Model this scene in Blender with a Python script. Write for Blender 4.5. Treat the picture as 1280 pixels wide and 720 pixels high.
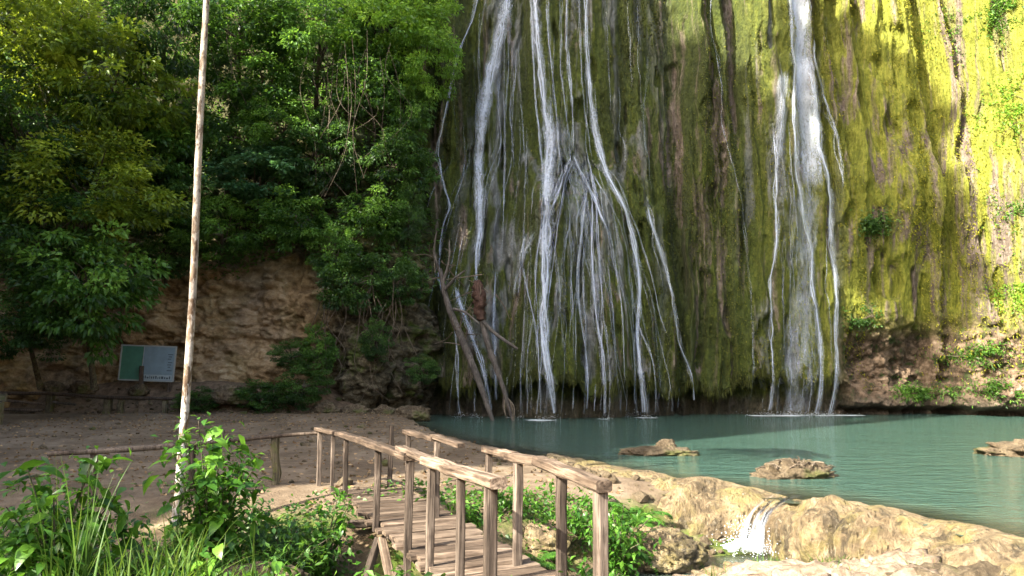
import bpy, math, random
import numpy as np

for o in list(bpy.data.objects): bpy.data.objects.remove(o)
SC = bpy.context.scene
COL = SC.collection

# ------------------------------------------------------------------ camera
CAM_H = 1.95
cd = bpy.data.cameras.new('camera'); cam = bpy.data.objects.new('camera', cd); COL.objects.link(cam)
cam.location = (0, 0, CAM_H); cam.rotation_euler = (math.radians(90) + math.atan(110 / 950), 0, 0)
cd.sensor_width = 36; cd.lens = 36 * 950 / 1280; cd.clip_start = 0.05; cd.clip_end = 1500
SC.camera = cam
# ------------------------------------------------------------------ sky, sun, exposure
SUN = np.array([-0.635, -0.516, 0.576]); SUN /= np.linalg.norm(SUN)
SUN_EL = math.asin(SUN[2]); SUN_AZ = math.atan2(SUN[0], SUN[1])
w = bpy.data.worlds.new('World'); SC.world = w; w.use_nodes = True
nt = w.node_tree; nt.nodes.clear()
sky = nt.nodes.new('ShaderNodeTexSky'); sky.sky_type = 'NISHITA'; sky.sun_disc = False
sky.sun_elevation = SUN_EL; sky.sun_rotation = SUN_AZ
sky.dust_density = 4.0; sky.air_density = 1.0; sky.ozone_density = 0.6
bg = nt.nodes.new('ShaderNodeBackground'); bg.inputs['Strength'].default_value = 0.14
out = nt.nodes.new('ShaderNodeOutputWorld')
nt.links.new(sky.outputs[0], bg.inputs['Color']); nt.links.new(bg.outputs[0], out.inputs['Surface'])
sl = bpy.data.lights.new('sun', 'SUN'); sl.energy = 4.6; sl.angle = math.radians(0.53); sl.color = (1.0, 0.93, 0.80)
so = bpy.data.objects.new('sun', sl); COL.objects.link(so)
from mathutils import Vector
so.rotation_euler = Vector(SUN.tolist()).to_track_quat('Z', 'Y').to_euler(); so.location = (-30, -20, 60)
SC.view_settings.view_transform = 'Standard'; SC.view_settings.look = 'None'
SC.view_settings.gamma = 1; SC.view_settings.exposure = 2.38; SC.view_settings.use_curve_mapping = False

# ------------------------------------------------------------------ noise
def _hash(ix, iy, iz, seed):
    h = (ix.astype(np.uint32) * np.uint32(374761393) + iy.astype(np.uint32) * np.uint32(668265263)
         + iz.astype(np.uint32) * np.uint32(2147483647) + np.uint32((seed * 974711 + 12345) & 0xffffffff))
    h = (h ^ (h >> np.uint32(13))) * np.uint32(1274126177)
    h = (h ^ (h >> np.uint32(16))) * np.uint32(2246822519)
    h = h ^ (h >> np.uint32(15))
    return h.astype(np.float64) / 4294967295.0 * 2 - 1
def vn(x, y, z=0.0, seed=0):
    x, y, z = np.broadcast_arrays(np.asarray(x, float), np.asarray(y, float), np.asarray(z, float))
    fx, fy, fz = np.floor(x), np.floor(y), np.floor(z)
    ix, iy, iz = fx.astype(np.int64), fy.astype(np.int64), fz.astype(np.int64)
    u, v, t = x - fx, y - fy, z - fz
    u = u*u*u*(u*(u*6-15)+10); v = v*v*v*(v*(v*6-15)+10); t = t*t*t*(t*(t*6-15)+10)
    def c(a, b, d): return _hash(ix + a, iy + b, iz + d, seed)
    def pl(d): return (c(0,0,d)*(1-u)+c(1,0,d)*u)*(1-v) + (c(0,1,d)*(1-u)+c(1,1,d)*u)*v
    if np.all(fz == z): return pl(0)
    return pl(0)*(1-t) + pl(1)*t
def fbm(x, y, z=0.0, octv=4, seed=0, gain=.5):
    s = 0; a = 1.0; n = 0; f = 1.0
    for k in range(octv):
        s = s + a * vn(np.asarray(x)*f + 17.3*k, np.asarray(y)*f - 9.1*k, np.asarray(z)*f, seed + k); n += a; a *= gain; f *= 2.03
    return s / n
def sstep(a, b, x):
    t = np.clip((x - a) / (b - a), 0, 1); return t*t*(3-2*t)
def gs(x, c, w): return np.exp(-((x - c) / w) ** 2)

# ------------------------------------------------------------------ mesh helpers
class MB:
    def __init__(s): s.V = []; s.F = {3: [], 4: []}; s.T = []; s.UV = []; s.n = 0
    def add(s, V, F, tint=None, uv=None):
        V = np.asarray(V, float).reshape(-1, 3); F = np.asarray(F, np.int64)
        s.V.append(V); s.F[F.shape[1]].append(F + s.n)
        t = np.zeros(len(V)) if tint is None else np.broadcast_to(np.asarray(tint, float), (len(V),))
        s.T.append(t); s.UV.append(np.zeros((len(V), 2)) if uv is None else np.asarray(uv, float)); s.n += len(V)
        return s
    def mesh(s, name, mat=None, smooth=True, uv=False, tint=True):
        V = np.concatenate(s.V); me = bpy.data.meshes.new(name)
        fs = [np.concatenate(s.F[k]) for k in (3, 4) if s.F[k]]
        loops = np.concatenate([f.ravel() for f in fs]); tot = np.concatenate([np.full(len(f), f.shape[1]) for f in fs])
        st = np.concatenate([[0], np.cumsum(tot)[:-1]])
        me.vertices.add(len(V)); me.vertices.foreach_set('co', V.ravel().astype(np.float32))
        me.loops.add(len(loops)); me.loops.foreach_set('vertex_index', loops.astype(np.int32))
        me.polygons.add(len(tot)); me.polygons.foreach_set('loop_start', st.astype(np.int32))
        me.polygons.foreach_set('loop_total', tot.astype(np.int32))
        me.polygons.foreach_set('use_smooth', np.full(len(tot), smooth))
        if tint:
            a = me.attributes.new('tint', 'FLOAT', 'POINT'); a.data.foreach_set('value', np.concatenate(s.T).astype(np.float32))
        if uv:
            U = np.concatenate(s.UV)[loops]; l = me.uv_layers.new(name='UVMap'); l.data.foreach_set('uv', U.ravel().astype(np.float32))
        me.update(calc_edges=True); me.validate()
        if mat: me.materials.append(mat)
        return me
    def build(s, name, mat, parent=None, smooth=True, uv=False):
        return link(name, s.mesh(name, mat, smooth, uv), parent)
def link(name, me, parent=None, loc=None):
    o = bpy.data.objects.new(name, me); COL.objects.link(o)
    if parent: o.parent = parent
    if loc is not None: o.location = loc
    return o
def empty(name, loc=(0, 0, 0), rz=0):
    o = bpy.data.objects.new(name, None); COL.objects.link(o); o.location = loc; o.rotation_euler = (0, 0, rz)
    o.empty_display_size = .2
    return o
def tag(o, label, cat, group=None):
    o['label'] = label; o['category'] = cat
    if group: o['group'] = group
    return o
def kind(o, k): o['kind'] = k; return o
def grid_faces(nu, nv):
    i = np.arange(nu*nv).reshape(nu, nv)
    return np.stack([i[:-1, :-1], i[1:, :-1], i[1:, 1:], i[:-1, 1:]], -1).reshape(-1, 4)
def grid_obj(name, P, mat, parent=None, tint=None, flip=False):
    nu, nv = P.shape[:2]; F = grid_faces(nu, nv)
    if flip: F = F[:, ::-1]
    m = MB(); m.add(P.reshape(-1, 3), F, None if tint is None else tint.ravel()); return m.build(name, mat, parent)
def norm(a): return a / np.maximum(np.linalg.norm(a, axis=-1, keepdims=True), 1e-9)
def tube(mb, pts, rad, n=7, cap=True, rough=0, rng=None, tint=0, squash=1.0):
    pts = np.asarray(pts, float); rad = np.broadcast_to(np.asarray(rad, float), (len(pts),))
    T = norm(np.gradient(pts, axis=0)); ref = np.array([0., 0, 1]) if abs(T[:, 2]).mean() < .8 else np.array([1., 0, 0])
    A = norm(np.cross(T, ref)); B = np.cross(T, A); th = np.arange(n) * 2 * math.pi / n
    rr = rad[:, None] * np.ones((1, n))
    if rough and rng is not None: rr = rr * (1 + rough * rng.normal(size=rr.shape))
    V = pts[:, None] + rr[..., None] * (np.cos(th)[None, :, None] * A[:, None] + squash*np.sin(th)[None, :, None] * B[:, None])
    m = len(pts); i = np.arange(m*n).reshape(m, n); j = np.roll(i, -1, 1)
    F = np.stack([i[:-1], j[:-1], j[1:], i[1:]], -1).reshape(-1, 4)
    V = V.reshape(-1, 3); mb.add(V, F, tint)
    if cap:
        for k, rev in ((0, False), (m-1, True)):
            c = np.concatenate([V[k*n:(k+1)*n], pts[k:k+1]]); q = np.arange(n); f = np.stack([q, (q+1) % n, np.full(n, n)], -1)
            mb.add(c, f if rev else f[:, ::-1], tint)
def curve(ctrl, n):
    c = np.asarray(ctrl, float); d = np.concatenate([[0], np.cumsum(np.linalg.norm(np.diff(c, axis=0), axis=1))])
    # Catmull-Rom through the control points
    t = np.linspace(0, d[-1], n); k = np.clip(np.searchsorted(d, t, 'right') - 1, 0, len(c) - 2)
    u = ((t - d[k]) / (d[k+1] - d[k]))[:, None]
    p1, p2 = c[k], c[k+1]; p0 = c[np.maximum(k-1, 0)]; p3 = c[np.minimum(k+2, len(c)-1)]
    return .5*((2*p1) + (-p0+p2)*u + (2*p0-5*p1+4*p2-p3)*u*u + (-p0+3*p1-3*p2+p3)*u**3)
def beam(mb, a, b, wd, ht, rng, up=(0, 0, 1), wob=.004, seg=5, taper=0):
    """a hewn timber from a to b: chamfered rectangular section, slightly wavy"""
    a = np.asarray(a, float); b = np.asarray(b, float); t = norm(b - a); s = norm(np.cross(t, np.asarray(up, float))); u = np.cross(s, t)
    ch = .16 * min(wd, ht); hw, hh = wd/2, ht/2
    sec = np.array([(-hw+ch, -hh), (hw-ch, -hh), (hw, -hh+ch), (hw, hh-ch), (hw-ch, hh), (-hw+ch, hh), (-hw, hh-ch), (-hw, -hh+ch)])
    L = np.linspace(0, 1, seg+1); n = 8; V = []
    for q in L:
        k = 1 - taper*q; off = rng.normal(size=2) * wob
        ss = sec * k + off + rng.normal(size=sec.shape) * wob * .6
        V.append(a + (b-a)*q + ss[:, :1]*s + ss[:, 1:]*u)
    V = np.array(V); m = seg+1; i = np.arange(m*n).reshape(m, n); j = np.roll(i, -1, 1)
    F = np.stack([i[:-1], j[:-1], j[1:], i[1:]], -1).reshape(-1, 4); mb.add(V.reshape(-1, 3), F)
    for k, rev in ((0, False), (m-1, True)):
        c = np.concatenate([V[k], V[k].mean(0, keepdims=True)]); q = np.arange(n); f = np.stack([q, (q+1) % n, np.full(n, n)], -1)
        mb.add(c, f if rev else f[:, ::-1])

# ------------------------------------------------------------------ material helpers
class Mat:
    def __init__(s, name):
        s.m = bpy.data.materials.new(name); s.m.use_nodes = True; s.t = s.m.node_tree; s.t.nodes.clear()
        s.out = s.t.nodes.new('ShaderNodeOutputMaterial'); s._tc = None
    def n(s, typ, ins=None, **pr):
        d = s.t.nodes.new('ShaderNode' + typ)
        for k, v in pr.items(): setattr(d, k, v)
        for k, v in (ins or {}).items(): s.set(d.inputs[k], v)
        return d
    def set(s, sock, v):
        if hasattr(v, 'is_output'): s.t.links.new(v, sock)
        elif isinstance(v, (tuple, list)) and sock.type == 'RGBA' and len(v) == 3: sock.default_value = (*v, 1)
        else: sock.default_value = v
    def co(s, which='Object'):
        if not s._tc: s._tc = s.t.nodes.new('ShaderNodeTexCoord')
        return s._tc.outputs[which]
    def mapp(s, vec, scale=(1, 1, 1), loc=(0, 0, 0), rot=(0, 0, 0)):
        return s.n('Mapping', {'Vector': vec, 'Scale': scale, 'Location': loc, 'Rotation': rot}).outputs[0]
    def noise(s, vec, scale, detail=4, rough=.55, dist=0):
        return s.n('TexNoise', {'Vector': vec, 'Scale': scale, 'Detail': detail, 'Roughness': rough, 'Distortion': dist}).outputs['Fac']
    def vor(s, vec, scale, feature='F1', out='Distance'):
        return s.n('TexVoronoi', {'Vector': vec, 'Scale': scale}, feature=feature).outputs[out]
    def ramp(s, fac, stops, interp='LINEAR'):
        d = s.n('ValToRGB', {'Fac': fac}); r = d.color_ramp; r.interpolation = interp
        while len(r.elements) < len(stops): r.elements.new(.5)
        for e, (p, c) in zip(r.elements, stops):
            e.position = p; e.color = (c, c, c, 1) if not isinstance(c, (tuple, list)) else (*c, 1)
        return d.outputs['Color']
    def mix(s, f, a, b, mode='MIX'):
        d = s.n('Mix', data_type='RGBA', blend_type=mode); s.set(d.inputs[0], f); s.set(d.inputs[6], a); s.set(d.inputs[7], b)
        return d.outputs[2]
    def math(s, op, a, b=0.0, clamp=False):
        d = s.n('Math', operation=op, use_clamp=clamp); s.set(d.inputs[0], a); s.set(d.inputs[1], b); return d.outputs[0]
    def attr(s, name, out='Fac'): return s.n('Attribute', attribute_name=name).outputs[out]
    def bump(s, h, dist, strength=1.0, normal=None):
        d = s.n('Bump', {'Height': h, 'Distance': dist, 'Strength': strength})
        if normal is not None: s.set(d.inputs['Normal'], normal)
        return d.outputs[0]
    def pr(s, **k):
        names = dict(color='Base Color', rough='Roughness', normal='Normal', spec='Specular IOR Level', alpha='Alpha', metal='Metallic', ior='IOR')
        return s.n('BsdfPrincipled', {names[a]: v for a, v in k.items()}).outputs[0]
    def done(s, surf): s.t.links.new(surf, s.out.inputs['Surface']); return s.m
    def sep(s, vec): return s.n('SeparateXYZ', {'Vector': vec}).outputs
# ------------------------------------------------------------------ materials
M = {}
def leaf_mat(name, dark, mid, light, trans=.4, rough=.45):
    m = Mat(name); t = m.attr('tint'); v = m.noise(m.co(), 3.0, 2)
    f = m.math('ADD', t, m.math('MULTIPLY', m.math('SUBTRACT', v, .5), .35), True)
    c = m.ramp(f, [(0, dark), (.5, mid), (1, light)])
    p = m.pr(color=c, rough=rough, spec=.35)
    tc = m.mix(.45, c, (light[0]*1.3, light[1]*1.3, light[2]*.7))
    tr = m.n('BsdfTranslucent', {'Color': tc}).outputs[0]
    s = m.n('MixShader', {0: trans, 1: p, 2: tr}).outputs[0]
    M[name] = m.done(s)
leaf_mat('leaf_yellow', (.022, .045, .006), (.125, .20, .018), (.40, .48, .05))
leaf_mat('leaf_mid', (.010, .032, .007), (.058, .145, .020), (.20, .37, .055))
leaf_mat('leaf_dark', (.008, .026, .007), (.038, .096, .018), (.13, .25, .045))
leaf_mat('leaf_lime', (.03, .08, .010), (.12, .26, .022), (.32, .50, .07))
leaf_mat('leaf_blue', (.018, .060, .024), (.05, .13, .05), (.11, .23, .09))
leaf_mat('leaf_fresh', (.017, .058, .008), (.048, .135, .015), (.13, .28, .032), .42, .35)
leaf_mat('leaf_fern', (.025, .075, .010), (.05, .14, .016), (.11, .24, .03))
leaf_mat('grass_blade', (.024, .062, .008), (.06, .13, .015), (.16, .23, .045))
leaf_mat('moss_tuft', (.018, .024, .004), (.075, .085, .008), (.26, .25, .018), .2, .8)
leaf_mat('dry_leaf', (.09, .05, .025), (.20, .12, .06), (.36, .25, .13), .2, .7)

def wood(name, a, b, c, lichen=None, sc=1.0, long='auto'):
    m = Mat(name); co = m.co('Object'); rnd = m.n('ObjectInfo').outputs['Random']
    off = m.n('VectorMath', {0: co, 1: m.n('CombineXYZ', {0: m.math('MULTIPLY', rnd, 37.), 1: m.math('MULTIPLY', rnd, 11.), 2: m.math('MULTIPLY', rnd, 23.)}).outputs[0]}, operation='ADD').outputs[0]
    gr = m.noise(m.mapp(off, (24*sc, 24*sc, 1.5*sc)), 1, 5, .6, .5)
    bl = m.noise(off, 2.2*sc, 4, .6)
    f = m.math('ADD', m.math('MULTIPLY', gr, .55), m.math('MULTIPLY', bl, .45))
    f = m.math('ADD', f, m.math('MULTIPLY', m.math('SUBTRACT', rnd, .5), .12))
    col = m.ramp(f, [(.38, a), (.49, b), (.60, c)])
    col = m.mix(m.ramp(m.noise(off, 1.1*sc, 3), [(.45, 0), (.62, .55)]), col, tuple(v*1.2 for v in a))
    if lichen:
        l = m.ramp(m.noise(off, 7*sc, 5, .65), [(.52, 0), (.62, 1)]); col = m.mix(m.math('MULTIPLY', l, .75), col, lichen)
    crack = m.ramp(m.noise(m.mapp(off, (60*sc, 60*sc, 2*sc)), 1, 2), [(.32, 0), (.42, 1)])
    col = m.mix(m.math('MULTIPLY', m.math('SUBTRACT', 1., crack), .6), col, tuple(v*.35 for v in a))
    nb = m.bump(m.math('ADD', gr, m.math('MULTIPLY', crack, .5)), .012, .7)
    M[name] = m.done(m.pr(color=col, rough=.85, normal=nb, spec=.2))
wood('bridge_wood', (.022, .016, .012), (.072, .054, .041), (.19, .15, .118))
wood('deck_wood', (.036, .025, .017), (.110, .078, .055), (.27, .205, .150))
wood('fence_wood', (.030, .022, .016), (.075, .055, .04), (.16, .125, .095))
wood('mossy_wood', (.045, .038, .024), (.12, .10, .06), (.22, .19, .12), (.08, .09, .025))
wood('driftwood', (.045, .038, .032), (.105, .09, .075), (.22, .19, .165))
wood('root_wood', (.045, .032, .022), (.11, .085, .06), (.22, .18, .13))
wood('bark', (.03, .024, .016), (.08, .065, .045), (.18, .155, .11), (.12, .13, .06))
wood('red_bark', (.022, .012, .009), (.060, .032, .022), (.12, .07, .05))

def palm_mat():
    m = Mat('palm_trunk'); co = m.co(); x, y, z = m.sep(co)
    ring = m.n('TexWave', {'Vector': m.mapp(co, (.15, .15, 1)), 'Scale': 1.3, 'Distortion': 5.0, 'Detail': 3, 'Detail Scale': 1.2}, wave_type='BANDS', bands_direction='Z').outputs['Fac']
    li = m.ramp(m.noise(m.mapp(co, (9, 9, 4)), 1, 5, .7, .4), [(.46, 0), (.53, 1)])
    low = m.math('MULTIPLY', m.ramp(m.math('MULTIPLY', z, .2), [(.12, .25), (.26, 1), (.55, .75), (.85, .12)]), m.ramp(m.noise(m.mapp(co, (3, 3, .9)), 1, 4), [(.36, .35), (.6, 1)]))
    base = m.ramp(m.noise(m.mapp(co, (14, 14, 2.5)), 1, 4), [(.40, (.045, .031, .02)), (.49, (.135, .10, .068)), (.58, (.27, .22, .16))])
    base = m.mix(m.math('MULTIPLY', low, .8), base, (.085, .045, .02))
    col = m.mix(m.math('MULTIPLY', li, m.math('ADD', .35, m.math('MULTIPLY', m.ramp(m.math('MULTIPLY', z, .2), [(.1, 1), (.6, 0)]), .6))), base, (.48, .45, .40))
    col = m.mix(m.math('MULTIPLY', m.ramp(ring, [(.0, .45), (.06, 0)]), m.ramp(m.noise(co, 1.3, 3), [(.4, 0), (.6, 1)])), col, (.12, .09, .06))
    nb = m.bump(m.math('ADD', m.math('MULTIPLY', ring, .5), m.noise(co, 30, 4)), .01, .8)
    M['palm_trunk'] = m.done(m.pr(color=col, rough=.8, normal=nb, spec=.25))
palm_mat()

def cliff_mat():
    m = Mat('waterfall_cliff'); co = m.co(); X, Y, Z = m.sep(co)
    warp = m.n('VectorMath', {0: co, 1: m.n('VectorMath', {0: m.n('TexNoise', {'Vector': m.mapp(co, (.6, .6, .25)), 'Scale': 1.0, 'Detail': 3}).outputs['Color'], 1: (.9, .9, .3)}, operation='MULTIPLY').outputs[0]}, operation='ADD').outputs[0]
    big = m.noise(m.mapp(warp, (.34, .34, .05)), 1, 4, .6)
    st1 = m.noise(m.mapp(warp, (1.5, 1.5, .085)), 1, 5, .62)
    st2 = m.noise(m.mapp(co, (4.5, 4.5, .5)), 1, 5, .6)
    fine = m.noise(m.mapp(co, (6, 6, 4)), 1, 6, .68)
    # moss
    moss = m.ramp(m.math('ADD', m.math('MULTIPLY', fine, .6), m.math('MULTIPLY', st2, .4)),
                  [(.30, (.013, .018, .003)), (.44, (.030, .043, .005)), (.56, (.053, .067, .007)), (.72, (.088, .100, .012))])
    dark = m.ramp(fine, [(.3, (.013, .017, .004)), (.7, (.036, .045, .009))])
    moss = m.mix(m.ramp(m.noise(m.mapp(warp, (.8, .8, .12)), 1, 4), [(.42, 0), (.60, .7)]), moss, dark)
    # right wall moss: yellower, and its colour brightened for sun against the shaded left
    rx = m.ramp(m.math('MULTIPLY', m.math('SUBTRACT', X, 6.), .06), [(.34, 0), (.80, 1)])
    lit_ymoss = m.ramp(m.math('ADD', m.math('MULTIPLY', fine, .5), m.math('MULTIPLY', st2, .5)),
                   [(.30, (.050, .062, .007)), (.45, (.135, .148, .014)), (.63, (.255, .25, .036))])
    moss = m.mix(m.math('MULTIPLY', rx, .8), moss, lit_ymoss)
    # bare travertine
    stone = m.ramp(m.math('ADD', m.math('MULTIPLY', st2, .6), m.math('MULTIPLY', fine, .4)),
                   [(.32, (.045, .034, .025)), (.48, (.105, .081, .061)), (.60, (.18, .144, .112)), (.74, (.30, .25, .195))])
    wet = m.ramp(st2, [(.3, (.045, .048, .045)), (.55, (.11, .115, .11)), (.75, (.22, .225, .22))])
    wx = m.math('ADD', m.ramp(m.math('ABSOLUTE', m.math('SUBTRACT', X, 2.2)), [(.0, 1), (1, 0)]), 0.)
    wx = m.ramp(m.math('MULTIPLY', m.math('ABSOLUTE', m.math('SUBTRACT', X, 2.4)), .14), [(.45, 1), (.95, 0)])
    wx2 = m.ramp(m.math('MULTIPLY', m.math('ABSOLUTE', m.math('SUBTRACT', X, 14.2)), .25), [(.35, 1), (.8, 0)])
    wetf = m.math('MAXIMUM', wx, wx2)
    sf = m.ramp(m.math('ADD', m.math('ADD', m.math('MULTIPLY', st1, .7), m.math('MULTIPLY', big, .3)), m.math('MULTIPLY', m.ramp(m.math('MULTIPLY', X, .04), [(.68, 0), (.95, 1)]), .055)), [(.542, 0), (.62, 1)])
    wf = m.math('MULTIPLY', wetf, m.ramp(m.noise(m.mapp(warp, (1.1, 1.1, .06), (5, 3, 1)), 1, 4), [(.52, 0), (.62, 1)]))
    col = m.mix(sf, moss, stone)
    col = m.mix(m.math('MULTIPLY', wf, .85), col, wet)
    # low hollow on the right: bare brown rock with green
    lowm = m.math('MULTIPLY', m.ramp(m.math('MULTIPLY', Z, .1), [(.38, 1), (.52, 0)]), m.ramp(m.math('MULTIPLY', X, .04), [(.62, 0), (.69, 1)]))
    rock = m.ramp(m.noise(co, 1.8, 6, .65), [(.36, (.030, .046, .010)), (.44, (.065, .046, .028)), (.55, (.155, .108, .068)), (.7, (.26, .195, .135))])
    col = m.mix(lowm, col, rock)
    # bare brown rock and algae along the waterline
    rec = m.ramp(m.math('MULTIPLY', Z, .5), [(.30, 1), (.55, 0)])
    col = m.mix(m.math('MULTIPLY', rec, .75), col, m.ramp(fine, [(.35, (.050, .042, .028)), (.7, (.150, .118, .085))]))
    holes = m.ramp(m.noise(m.mapp(co, (3.2, 3.2, 1.5)), 1, 3, .6), [(.28, 0), (.36, 1)])
    h = m.math('ADD', m.math('MULTIPLY', st2, 1.0), m.math('MULTIPLY', fine, .8))
    thr = m.ramp(m.noise(m.mapp(co, (13, 13, .45)), 1, 4, .6), [(.36, 0), (.46, 1)])
    col = m.mix(m.math('MULTIPLY', m.math('SUBTRACT', 1., thr), .22), col, (.012, .014, .006))
    h = m.math('ADD', h, m.math('MULTIPLY', holes, .5))
    h = m.math('ADD', h, m.math('MULTIPLY', thr, .2))
    nb = m.bump(m.math('ADD', h, m.math('MULTIPLY', m.vor(m.mapp(co, (9, 9, 6)), 1), -.5)), .10, .85)
    rough = m.math('SUBTRACT', .92, m.math('MULTIPLY', wf, .55))
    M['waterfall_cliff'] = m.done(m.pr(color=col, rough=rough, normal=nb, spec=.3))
cliff_mat()

def hill_mat():
    m = Mat('hillside'); co = m.co(); X, Y, Z = m.sep(co)
    n1 = m.noise(co, .55, 6, .62, .4); n2 = m.noise(m.mapp(co, (2.4, 2.4, 3.2)), 1, 6, .68); n3 = m.noise(co, .22, 3)
    soil = m.ramp(m.math('ADD', m.math('MULTIPLY', n1, .5), m.math('MULTIPLY', n2, .5)),
                  [(.33, (.060, .038, .019)), (.44, (.20, .130, .062)), (.54, (.36, .245, .125)), (.66, (.52, .41, .25))])
    grey = m.ramp(n2, [(.32, (.09, .068, .046)), (.55, (.27, .21, .145)), (.72, (.42, .35, .26))])
    col = m.mix(m.ramp(n3, [(.45, 0), (.6, .85)]), soil, grey)
    butt = m.ramp(m.math('MULTIPLY', m.math('ADD', X, 12.), .1), [(.22, 0), (.42, 1)])
    br = m.ramp(n2, [(.32, (.022, .020, .012)), (.48, (.075, .062, .036)), (.60, (.16, .135, .085)), (.74, (.25, .21, .14))])
    col = m.mix(butt, col, br)
    mossf = m.ramp(m.noise(co, .75, 5, .6, .3), [(.50, 0), (.60, 1)])
    mossc = m.ramp(n2, [(.35, (.025, .045, .006)), (.6, (.075, .115, .012)), (.75, (.14, .17, .02))])
    hi = m.ramp(m.math('MULTIPLY', Z, .05), [(.30, 0), (.48, 1)])
    mf = m.math('MAXIMUM', m.math('MULTIPLY', mossf, m.math('ADD', .18, m.math('MULTIPLY', butt, .62))), m.math('MULTIPLY', hi, .85))
    col = m.mix(mf, col, m.mix(hi, mossc, (.022, .034, .010)))
    nb = m.bump(m.math('ADD', n1, n2), .30, .9)
    M['hillside'] = m.done(m.pr(color=col, rough=.95, normal=nb, spec=.15))
hill_mat()

def ground_mat():
    m = Mat('ground'); co = m.co(); X, Y, Z = m.sep(co)
    n1 = m.noise(co, .45, 5, .6); n2 = m.noise(co, 3.5, 6, .7); n3 = m.noise(co, 30, 3)
    dirt = m.ramp(m.math('ADD', m.math('MULTIPLY', n1, .55), m.math('MULTIPLY', n2, .45)),
                  [(.34, (.066, .047, .030)), (.48, (.126, .092, .060)), (.60, (.188, .143, .098)), (.72, (.27, .212, .150))])
    bank = m.ramp(n2, [(.35, (.05, .035, .02)), (.55, (.135, .10, .06)), (.72, (.25, .20, .13))])
    moss = m.ramp(n2, [(.4, (.03, .05, .01)), (.65, (.09, .12, .02))])
    low = m.ramp(m.math('ADD', m.math('MULTIPLY', Z, .8), .5), [(.38, 1), (.52, 0)])
    bank = m.mix(m.ramp(m.noise(co, 1.2, 4), [(.45, 0), (.6, 1)]), bank, moss)
    col = m.mix(low, dirt, bank)
    foot = m.ramp(m.math('MULTIPLY', Y, .025), [(.80, 0), (.84, 1)])
    col = m.mix(m.math('MULTIPLY', foot, .7), col, m.ramp(n2, [(.35, (.06, .04, .025)), (.6, (.17, .115, .07)), (.75, (.27, .19, .12))]))
    peb = m.ramp(m.vor(co, 14), [(.0, 1), (.3, 0)])
    nb = m.bump(m.math('ADD', n2, m.math('ADD', m.math('MULTIPLY', n3, .3), m.math('MULTIPLY', peb, .25))), .05, .8)
    M['ground'] = m.done(m.pr(color=col, rough=.95, normal=nb, spec=.15))
ground_mat()

def tufa_mat():
    m = Mat('tufa_rock'); co = m.co(); geo = m.n('NewGeometry')
    n1 = m.noise(co, 1.1, 5, .6, .3); n2 = m.noise(co, 6, 6, .7); n3 = m.noise(m.mapp(co, (14, 14, 3)), 1, 4, .7)
    c = m.ramp(m.math('ADD', m.math('MULTIPLY', n1, .45), m.math('MULTIPLY', n2, .55)),
               [(.34, (.075, .053, .028)), (.44, (.175, .125, .067)), (.54, (.30, .225, .125)), (.66, (.44, .36, .23))])
    yel = m.mix(m.ramp(m.noise(co, 1.7, 4), [(.48, 0), (.6, .6)]), c, (.24, .20, .06))
    st = m.ramp(m.noise(m.mapp(co, (1, 1, .55)), 2.6, 6, .7, .6), [(.52, 0), (.62, .9)])
    col = m.mix(st, yel, (.060, .045, .025))
    pit = m.ramp(m.vor(m.mapp(co, (1, 1, .6)), 11), [(.05, 0), (.34, 1)]); crust = m.noise(m.mapp(co, (3, 3, 1)), 3.5, 7, .75, .8)
    col = m.mix(m.math('MULTIPLY', m.math('SUBTRACT', 1., pit), .4), col, (.07, .05, .028)); col = m.mix(m.ramp(crust, [(.55, 0), (.70, .7)]), col, (.42, .36, .25))
    nb = m.bump(m.math('ADD', n2, m.math('ADD', m.math('MULTIPLY', n3, .4), m.math('ADD', m.math('MULTIPLY', n1, .6), m.math('ADD', m.math('MULTIPLY', pit, .35), m.math('MULTIPLY', crust, .8))))), .16, 1.0)
    M['tufa_rock'] = m.done(m.pr(color=col, rough=.72, normal=nb, spec=.35))
    m = Mat('pale_rock'); co = m.co(); n1 = m.noise(co, 2.2, 5, .6, .3); n2 = m.noise(co, 9, 6, .7)
    c = m.ramp(m.math('ADD', m.math('MULTIPLY', n1, .5), m.math('MULTIPLY', n2, .5)),
               [(.33, (.08, .052, .034)), (.45, (.19, .14, .095)), (.58, (.31, .25, .18)), (.7, (.42, .36, .28))])
    c = m.mix(m.ramp(m.noise(co, 1.6, 5, .6), [(.58, 0), (.68, .9)]), c, (.17, .075, .05))
    nb = m.bump(m.math('ADD', n1, n2), .09, .9)
    M['pale_rock'] = m.done(m.pr(color=c, rough=.85, normal=nb, spec=.2))
    m = Mat('brown_rock'); co = m.co(); n1 = m.noise(co, 2.2, 5, .6, .3); n2 = m.noise(m.mapp(co, (11, 11, 5)), 1, 6, .75)
    c = m.ramp(m.math('ADD', m.math('MULTIPLY', n1, .4), m.math('MULTIPLY', n2, .6)),
               [(.34, (.030, .022, .013)), (.46, (.085, .063, .038)), (.58, (.165, .128, .080)), (.7, (.28, .225, .15))])
    c = m.mix(m.ramp(m.noise(co, 1.3, 4), [(.54, 0), (.64, .7)]), c, (.07, .085, .018))
    nb = m.bump(m.math('ADD', n1, n2), .10, 1.0)
    M['brown_rock'] = m.done(m.pr(color=c, rough=.9, normal=nb, spec=.2))
tufa_mat()

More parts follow.
